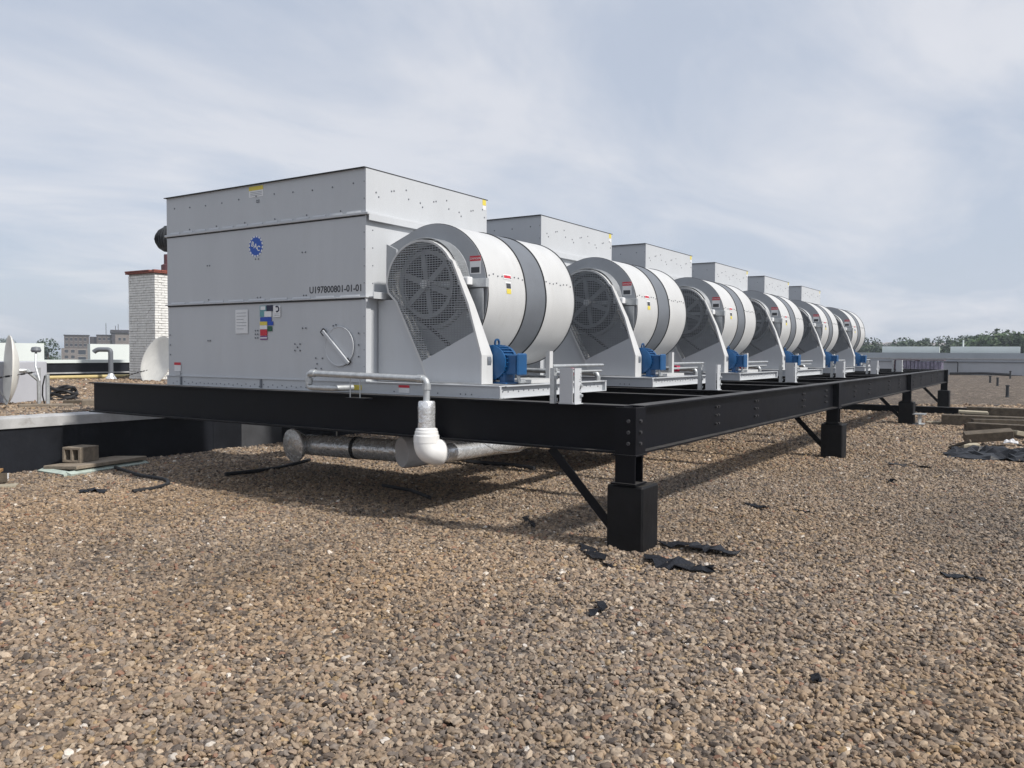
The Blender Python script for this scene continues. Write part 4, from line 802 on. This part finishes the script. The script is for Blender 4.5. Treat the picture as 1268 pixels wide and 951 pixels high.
# ------------------------------------------------------------------ right: long beam, offcut, timber pile
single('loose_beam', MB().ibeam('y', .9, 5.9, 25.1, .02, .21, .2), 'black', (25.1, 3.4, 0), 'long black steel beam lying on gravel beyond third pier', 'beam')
of = MB(); of.ibeam('x', 20.75, 21.2, 2.62, .02, .27, .24, .02, .02); single('steel_offcut', of, 'galv', (21, 2.62, 0), 'short steel beam offcut right of the third pier', 'steel offcut')
TG = 'timbers and boards in the pile at right'
def timber(c, size, rz, mm, lab, rx=0, ry=0, name='timber'): single(name, MB().obox(c, size, rz=rz, rx=rx, ry=ry), mm, (c[0], c[1], max(0, c[2] - size[2] / 2)), lab, 'timber', TG, bevel=.008)
timber((21.3, .9, .13), (2.6, .30, .26), rad(-86), 'wood', 'long heavy dark timber at the back of the pile')
timber((21.9, 1.62, .29), (.6, .4, .06), rad(-84), 'palewood', 'pale flat board with gravel on top of the pile', ry=.02, name='board')
timber((18.6, .4, .16), (2.2, .24, .24), rad(-102), 'wood', 'grey heavy timber in the middle of the pile', ry=-.01)
timber((16.75, 1.0, .20), (.75, .26, .16), rad(-78), 'wood', 'short brown timber stub tipped at the front of pile', ry=-.12, rx=.15)
timber((17.1, .25, .19), (.95, .22, .08), rad(-55), 'palewood', 'grey board slanting down at the right end of pile', ry=.18, name='board')
timber((21.35, 2.15, .06), (.75, .14, .04), rad(-80), 'palewood', 'thin pale lath poking out left of the pile', name='board')
timber((16.0, 1.22, .07), (.35, .09, .08), rad(-40), 'palewood', 'short pale wood chunk on the black sheet', rx=.2)
timber((15.75, 1.35, .11), (.40, .05, .05), rad(-115), 'wood', 'thin stick leaning at the left of the black sheet', ry=-.4)
timber((22.6, .6, .20), (2.4, .26, .36), rad(-93), 'wood', 'dark timber lying farthest back in the pile')
timber((20.2, .75, .20), (1.6, .18, .14), rad(-68), 'wood', 'dark timber low between the two heavy ones')
timber((19.9, 1.45, .12), (.55, .16, .12), rad(-20), 'wood', 'short dark offcut at left end of the heavy timbers')
timber((17.9, 1.25, .06), (.5, .06, .05), rad(-70), 'palewood', 'thin pale stick under the brown stub', name='board')
timber((16.2, .2, .23), (.8, .10, .05), rad(-35), 'wood', 'narrow dark board crossing the right end of the pile', ry=-.1, name='board')
def rag(c, sx, sy, h, n, m, name, lab, cat, seed):
    r = random.Random(seed); b = MB(); vs = []; fs = []
    for i in range(n + 1):
        for j in range(n + 1):
            u, v_ = i / n * 2 - 1, j / n * 2 - 1; e = max(0, 1 - (u * u + v_ * v_) * .6); vs.append((c[0] + sx * u * (1 + .12 * r.uniform(-1, 1)), c[1] + sy * v_ * (1 + .1 * r.uniform(-1, 1)), c[2] + .02 + h * e * r.uniform(.15, 1)))
    o = len(vs); vs += [(x, y, z - .012) for x, y, z in vs]
    for i in range(n):
        for j in range(n):
            a = i * (n + 1) + j; fs.append((a, a + 1, a + n + 2, a + n + 1)); fs.append((o + a, o + a + n + 1, o + a + n + 2, o + a + 1))
    edge = [i for i in range(n)] + [n + (n + 1) * i for i in range(n)] + [(n + 1) * n + n - i for i in range(n)] + [(n + 1) * (n - i) for i in range(n)]
    for k in range(len(edge)): a, b2 = edge[k], edge[(k + 1) % len(edge)]; fs.append((a, b2, o + b2, o + a))
    single(name, b.add(vs, fs), m, c, lab, cat)
rag((15.3, .72, 0), .85, .75, .16, 14, 'plastic', 'plastic_sheet', 'crumpled black plastic sheet in front of the timber pile', 'plastic sheet', 5)
rag((15.9, .62, .16), .16, .10, .07, 6, 'dullpvc', 'rag', 'crumpled whitish rag on the black sheet', 'rag', 6)
# ------------------------------------------------------------------ far edge of the roof
pr = thing('far_parapet', (78, 0, 0), 'long grey parapet wall closing the far end of the roof', 'wall')
MB().box(78, 78.4, -60, 45, -.02, 1.30).build('wall_face', 'greywall', pr); MB().box(77.93, 78.5, -60, 45, 1.302, 1.37).build('coping', 'cope', pr); MB().box(77.9, 77.998, -60, 45, 1.06, 1.11).build('reglet', 'dgrey', pr)
for y in np.arange(-58, 44, 4.2): MB().box(77.985, 77.999, y, y + .08, 0, 1.05).build('seam', 'greywall', pr)
MB().box(88, 96, -60, 45, -9.9, 1.84).build('higher_roof_wall', 'greywall', pr)
for y0, y1, lab in ((10.35, 15.85, 'left of two long pale green penthouse walls beyond the parapet'), (3.2, 9.35, 'right of two long pale green penthouse walls beyond the parapet'), (-9, 1.5, 'pale green penthouse wall out of sight past the right edge')):
    single('penthouse_wall', MB().box(96.5, 96.8, y0, y1, -9.9, 2.52), 'whitewall', (97, (y0 + y1) / 2, -9.9), lab, 'wall', 'pale walls beyond the far parapet')
single('roof_mast', MB().tube([(96.65, 8.2, 2.52), (96.65, 8.2, 3.2)], .07, 8), 'whitewall', (96.65, 8.2, 2.52), 'small pale mast on the right penthouse wall', 'mast')
st = thing('wrapped_stack', (74.5, 9.3, 0), 'long low purplish wrapped stack against the far parapet', 'stack')
for i in range(12):
    y = 7.75 + i * .285; MB().box(74 + random.uniform(-.06, .06), 75.2, y, y + .262, .06, 1.12 + random.uniform(-.05, .06)).build('wrapped_pack', 'wrap', st, bevel=.03)
MB().box(73.9, 75.3, 7.65, 11.25, -.01, .055).build('pallet_base', 'wrapred', st); MB().box(73.95, 75.25, 7.6, 11.3, 1.185, 1.24).build('top_board', 'wrapred', st); MB().box(73.95, 75.2, 11.2, 11.3, .06, 1.18).build('end_board', 'wrapred', st)
cf = MB().tube(bend([(77.7, 8.0, 1.06), (77.7, 6.95, 1.06), (77.7, 6.95, .05), (77.7, 5.6, .12), (77.7, 2.4, -.0)], .1), .045, 6); single('wall_conduit', cf, 'rubber', (77.7, 6.9, 0), 'thin dark conduit bent down the far parapet', 'conduit', smooth=True)
lb = MB().tube([(76.5, 7.4, .12), (76, 5, .2), (75.6, 3.1, .12)], .11, 7); single('loose_hose', lb, 'rubber', (76, 5, 0), 'long dark hose lying along the foot of far parapet', 'hose', smooth=True)
for x, y, h, lab in ((56.6, 3.35, .36, 'middle short dark vent pipe on far gravel'), (50.9, 2.67, .4, 'second nearest short dark vent pipe on far gravel'), (37.3, 1.62, .42, 'nearest short dark vent pipe on far gravel'), (67.6, 2.79, .5, 'farthest short dark vent pipe near the parapet')):
    b = MB().lathe([(.08, 0), (.06, .05), (.055, h), (.075, h), (.075, h + .05), (0, h + .06)], (x, y, 0), (0, 0, 1), 12); single('vent_pipe', b, 'gasket', (x, y, 0), lab, 'vent pipe', 'short dark vent pipes on the far gravel')
# ------------------------------------------------------------------ beyond the building: trees, houses, apartment block
def crown_mesh(name, h, w, seed, conic=0):
    r = np.random.default_rng(seed); nb = 16; cs = []
    for i in range(nb):
        t = r.uniform(.0, 1); zz = h * (.32 + .60 * t); ww = w * .5 * (math.sin(math.pi * min(.98, (.22 + .70 * t))) if not conic else (1.05 - t)); a = r.uniform(0, 6.28); q = ww * math.sqrt(r.uniform(.1, .75))
        cs.append((q * math.cos(a), q * math.sin(a), zz, w * r.uniform(.13, .24) * (1 if not conic else .7)))
    vs = []; 
    for (x, y, z, rr) in cs:
        k = 230; d = r.normal(size=(k, 3)); d /= np.linalg.norm(d, axis=1)[:, None]; p = np.array([x, y, z]) + d * (rr * r.uniform(.55, 1.08, k))[:, None] * np.array([1, 1, .8])
        s = r.uniform(.16, .36, k) * w / 11
        for c, n_, q in zip(p, d, s):
            n2 = n_ + r.normal(size=3) * .6; n2 /= np.linalg.norm(n2); u = np.cross(n2, (0, 0, 1.)); u /= np.linalg.norm(u) + 1e-6; v = np.cross(n2, u); a = r.uniform(0, 3.14); u, v = u * math.cos(a) + v * math.sin(a), v * math.cos(a) - u * math.sin(a)
            vs += [c - u * q, c - v * q * .7, c + u * q, c + v * q * .7]
    vs = np.array(vs); n_ = len(vs) // 4
    me = bpy.data.meshes.new(name); me.from_pydata([tuple(v) for v in vs], [], [(4 * i, 4 * i + 1, 4 * i + 2, 4 * i + 3) for i in range(n_)]); me.update(); return me, cs
TV = []
for i in range(7):
    h, w = [(18, 12), (16, 14), (19, 10), (15, 11), (20, 15), (17, 9), (16, 12)][i]
    me, cs = crown_mesh('crown', h, w, 40 + i, conic=(i == 5)); me.materials.append(LEAF[i % 3])
    tb = MB(); tb.tube([(0, 0, 0), (.1, .05, h * .3), (.0, .1, h * .55), (.1, 0, h * .85)], [.45, .34, .24, .06], 8)
    for c in cs[:7]: tb.tube([(0, .05, h * .3 + .1 * c[2]), (c[0] * .6, c[1] * .6, c[2] * .85), (c[0], c[1], c[2])], [.16, .1, .03], 5)
    t = tb.build('trunk', 'trunk'); TV.append((me, t.data, h)); bpy.data.objects.remove(t)
def tree(x, y, topz, v, lab, group, base=-10, sc=None):
    me, tm, h = TV[v]; s = sc or (topz - base) / h
    r = thing('tree', (x, y, base), lab, 'tree', group); r.rotation_euler = (0, 0, random.uniform(0, 6.28)); r.scale = (s * random.uniform(.95, 1.2), s * random.uniform(.95, 1.2), s)
    for nm, dm in (('crown', me), ('trunk', tm)):
        o = bpy.data.objects.new(nm, dm); COL.objects.link(o); o.parent = r
    return r
TB = 'leafy green tree in the belt beyond the far parapet'
TL = ['dusty green rounded tree in the belt beyond the far parapet', 'darker broad tree in the belt beyond the far parapet']
for i in range(46):
    y = -45 + i * 2.7 + random.uniform(-.9, .9); x = 190 + random.uniform(-12, 25)
    tree(x, y, 4.5 + random.uniform(-.7, .7) + (.6 if y < 12 else 0), random.choice([0, 1, 3, 4, 6]), TB, 'tree belt beyond the far parapet')
for i in range(42):
    y = -60 + i * 3.9 + random.uniform(-1.3, 1.3); x = 285 + random.uniform(-15, 25); tree(x, y, 6.9 + random.uniform(-1.0, 1.2), random.choice([0, 2, 4, 6]), TB, 'tree belt beyond the far parapet')
tree(165, 3.6, 6.3, 4, 'large rounded dark tree standing above the belt at right', None); tree(170, 9.0, 5.6, 1, 'broad green tree above the right penthouse wall', None)
tree(250, 31, 9.2, 5, 'narrow pointed tree on the skyline left of the pole gap', None); tree(250, 24.2, 8.4, 5, 'pointed dark tree on the skyline above right penthouse wall', None)
tree(83.5, 160, 3.2, 3, 'bushy green tree in front of the brown apartment block', None); tree(80.5, 164.5, 2.4, 2, 'lower green tree left of the apartment block', None)
for k, (x, y, t) in enumerate(((240, 560, 9), (262, 552, 8), (280, 545, 10.5), (300, 540, 8), (320, 525, 10), (210, 570, 8))): tree(x, y, t, [0, 1, 5, 3, 2, 4][k], 'hazy tree far off on the left skyline', 'hazy trees on the left skyline')
# ridge behind the right tree belt
rv_ = []; rf_ = []; nx = 60
for i in range(nx + 1):
    y = -500 + 1100 * i / nx
    hgt = -10 + 17.5 + 3 * math.sin(i * .55) + 1.6 * math.sin(i * 1.7 + 1)
    rv_ += [(430, y, -10), (560, y, hgt * .55 - 2), (700, y, hgt), (1000, y, hgt - 5)]
for i in range(nx):
    for j in range(3): a = 4 * i + j; rf_.append((a, a + 1, a + 5, a + 4))
struct(MB().add(rv_, rf_).build('hills', 'terrain', smooth=True))
for i, (x, y, w, h) in enumerate(((520, 72, 22, 4), (540, 92, 18, 4), (505, 52, 26, 3.5))):
    hs = thing('distant_house', (x, y, 0), ['pale house roof on the wooded rise, middle of three', 'pale house roof on the wooded rise, leftmost of three', 'pale house roof on the wooded rise, rightmost of three'][i], 'house', 'houses on the wooded rise')
    MB().box(x - 5, x + 5, y - w / 2, y + w / 2, 0, 5).build('wall', 'house', hs); MB().prism([(x - 6, 5.005), (x + 6, 5.005), (x, 5 + h)], y - w / 2 - .6, y + w / 2 + .6, 'y').build('roof', 'roofing', hs)
# apartment block: three joined bodies facing the roof
ap = thing('apartment_block', (150, 259, -10), 'brown and tan apartment block on the left skyline behind trees', 'building')
fx, fy = Vector((.866, -.5, 0)), Vector((-.5, -.866, 0))
Rm = Matrix(((.866, .5, 0, 150), (-.5, .866, 0, 259), (0, 0, 1, 0), (0, 0, 0, 1)))       # local x along the facade, local -y towards the viewer
def apb(name, m, x0, x1, y0, y1, z0, z1): return MB().box(x0, x1, y0, y1, z0, z1, Rm).build(name, m, ap)
apb('wall', 'apttan', -9.4, -1.4, 0, 12, -10, 2.2); apb('wall', 'aptbrown', -8.6, -1.6, .4, 12, 2.205, 6.2); apb('wall', 'aptdark', -1.4, .6, 1.2, 12, -10, 5.9); apb('wall', 'aptbrown', .6, 5.0, .2, 12, -10, 6.35); apb('wall', 'apttan', 5.0, 14.5, -.6, 12, -10, 7.2); apb('wall', 'aptdark', 5.0, 6.0, -.75, -.605, -10, 7.2)
apb('roof', 'aptdark', 4.7, 14.8, -1.1, 12, 7.205, 8.2); apb('roof', 'aptdark', -8.8, -1.4, .1, 12.1, 6.205, 6.45); apb('roof', 'aptdark', .5, 5.0, -.05, 12.1, 6.355, 6.6)
wm = MB().box(-.33, .33, -.06, .05, -.5, .5); wme = wm.build('window', 'glass'); fme = MB(); 
fme.box(-.4, .4, -.1, .04, .5, .58); fme.box(-.4, .4, -.14, .04, -.6, -.5); fo = fme.build('sill', 'trim'); 
def apw(x, y, z, sx=1, sz=1):
    for src, nm in ((wme, 'window'),):
        o = bpy.data.objects.new(nm, src.data); COL.objects.link(o); o.parent = ap; o.matrix_basis = Matrix.Translation(-ap.location) @ Rm @ Matrix.Translation((x, y, z)) @ Matrix.Diagonal((sx, 1, sz, 1))
        s_ = bpy.data.objects.new('sill', fo.data); COL.objects.link(s_); s_.parent = o
for x in (-7.9, -6.6, -5.3, -4.0, -2.7):
    for z in (3.2, 5.0): apw(x, .4, z)
for x in (-8.0, -6.2): 
    for z in (1.2, -.6, -2.4): apw(x, 0, z, 1.5)
for z in (.9, -1.3): apw(-3.6, 0, z, 3.2, 1.5)
for x in (1.5, 2.8, 4.1):
    for z in (3.3, 5.2): apw(x, .2, z)
for x in (7.3, 8.7):
    for z in (3.2, 5.2): apw(x, -.6, z)
for z in (2.8, 5.3): apw(11.3, -.6, z, 3.2, 1.6)
for z in (3.2, 5.2): apw(13.9, -.6, z)
bpy.data.objects.remove(wme); bpy.data.objects.remove(fo)
for x, h in ((3.4, 3.2), (6.2, 2.4), (7.0, 3.0)): MB().tube([tuple(Rm @ Vector((x, 3, 6))), tuple(Rm @ Vector((x, 3, 7.2 + h)))], .09, 5).build('aerial', 'gasket', ap)
print('stones', NST)

hb = MB().box(-4200, 4700, -4200, 4700, -11, 19)
hm = bpy.data.materials.new('haze'); hm.use_nodes = True; t = hm.node_tree; t.nodes.clear(); ho = nd(t, 'ShaderNodeOutputMaterial'); hv = nd(t, 'ShaderNodeVolumePrincipled')
hv.inputs['Color'].default_value = (.74, .82, .92, 1); hv.inputs['Density'].default_value = .0006; hv.inputs['Anisotropy'].default_value = .0; t.links.new(hv.outputs[0], ho.inputs['Volume'])
hz_ = hb.build('haze', hm); hz_['kind'] = 'stuff'; hz_['label'] = 'thin pale haze over the distance'
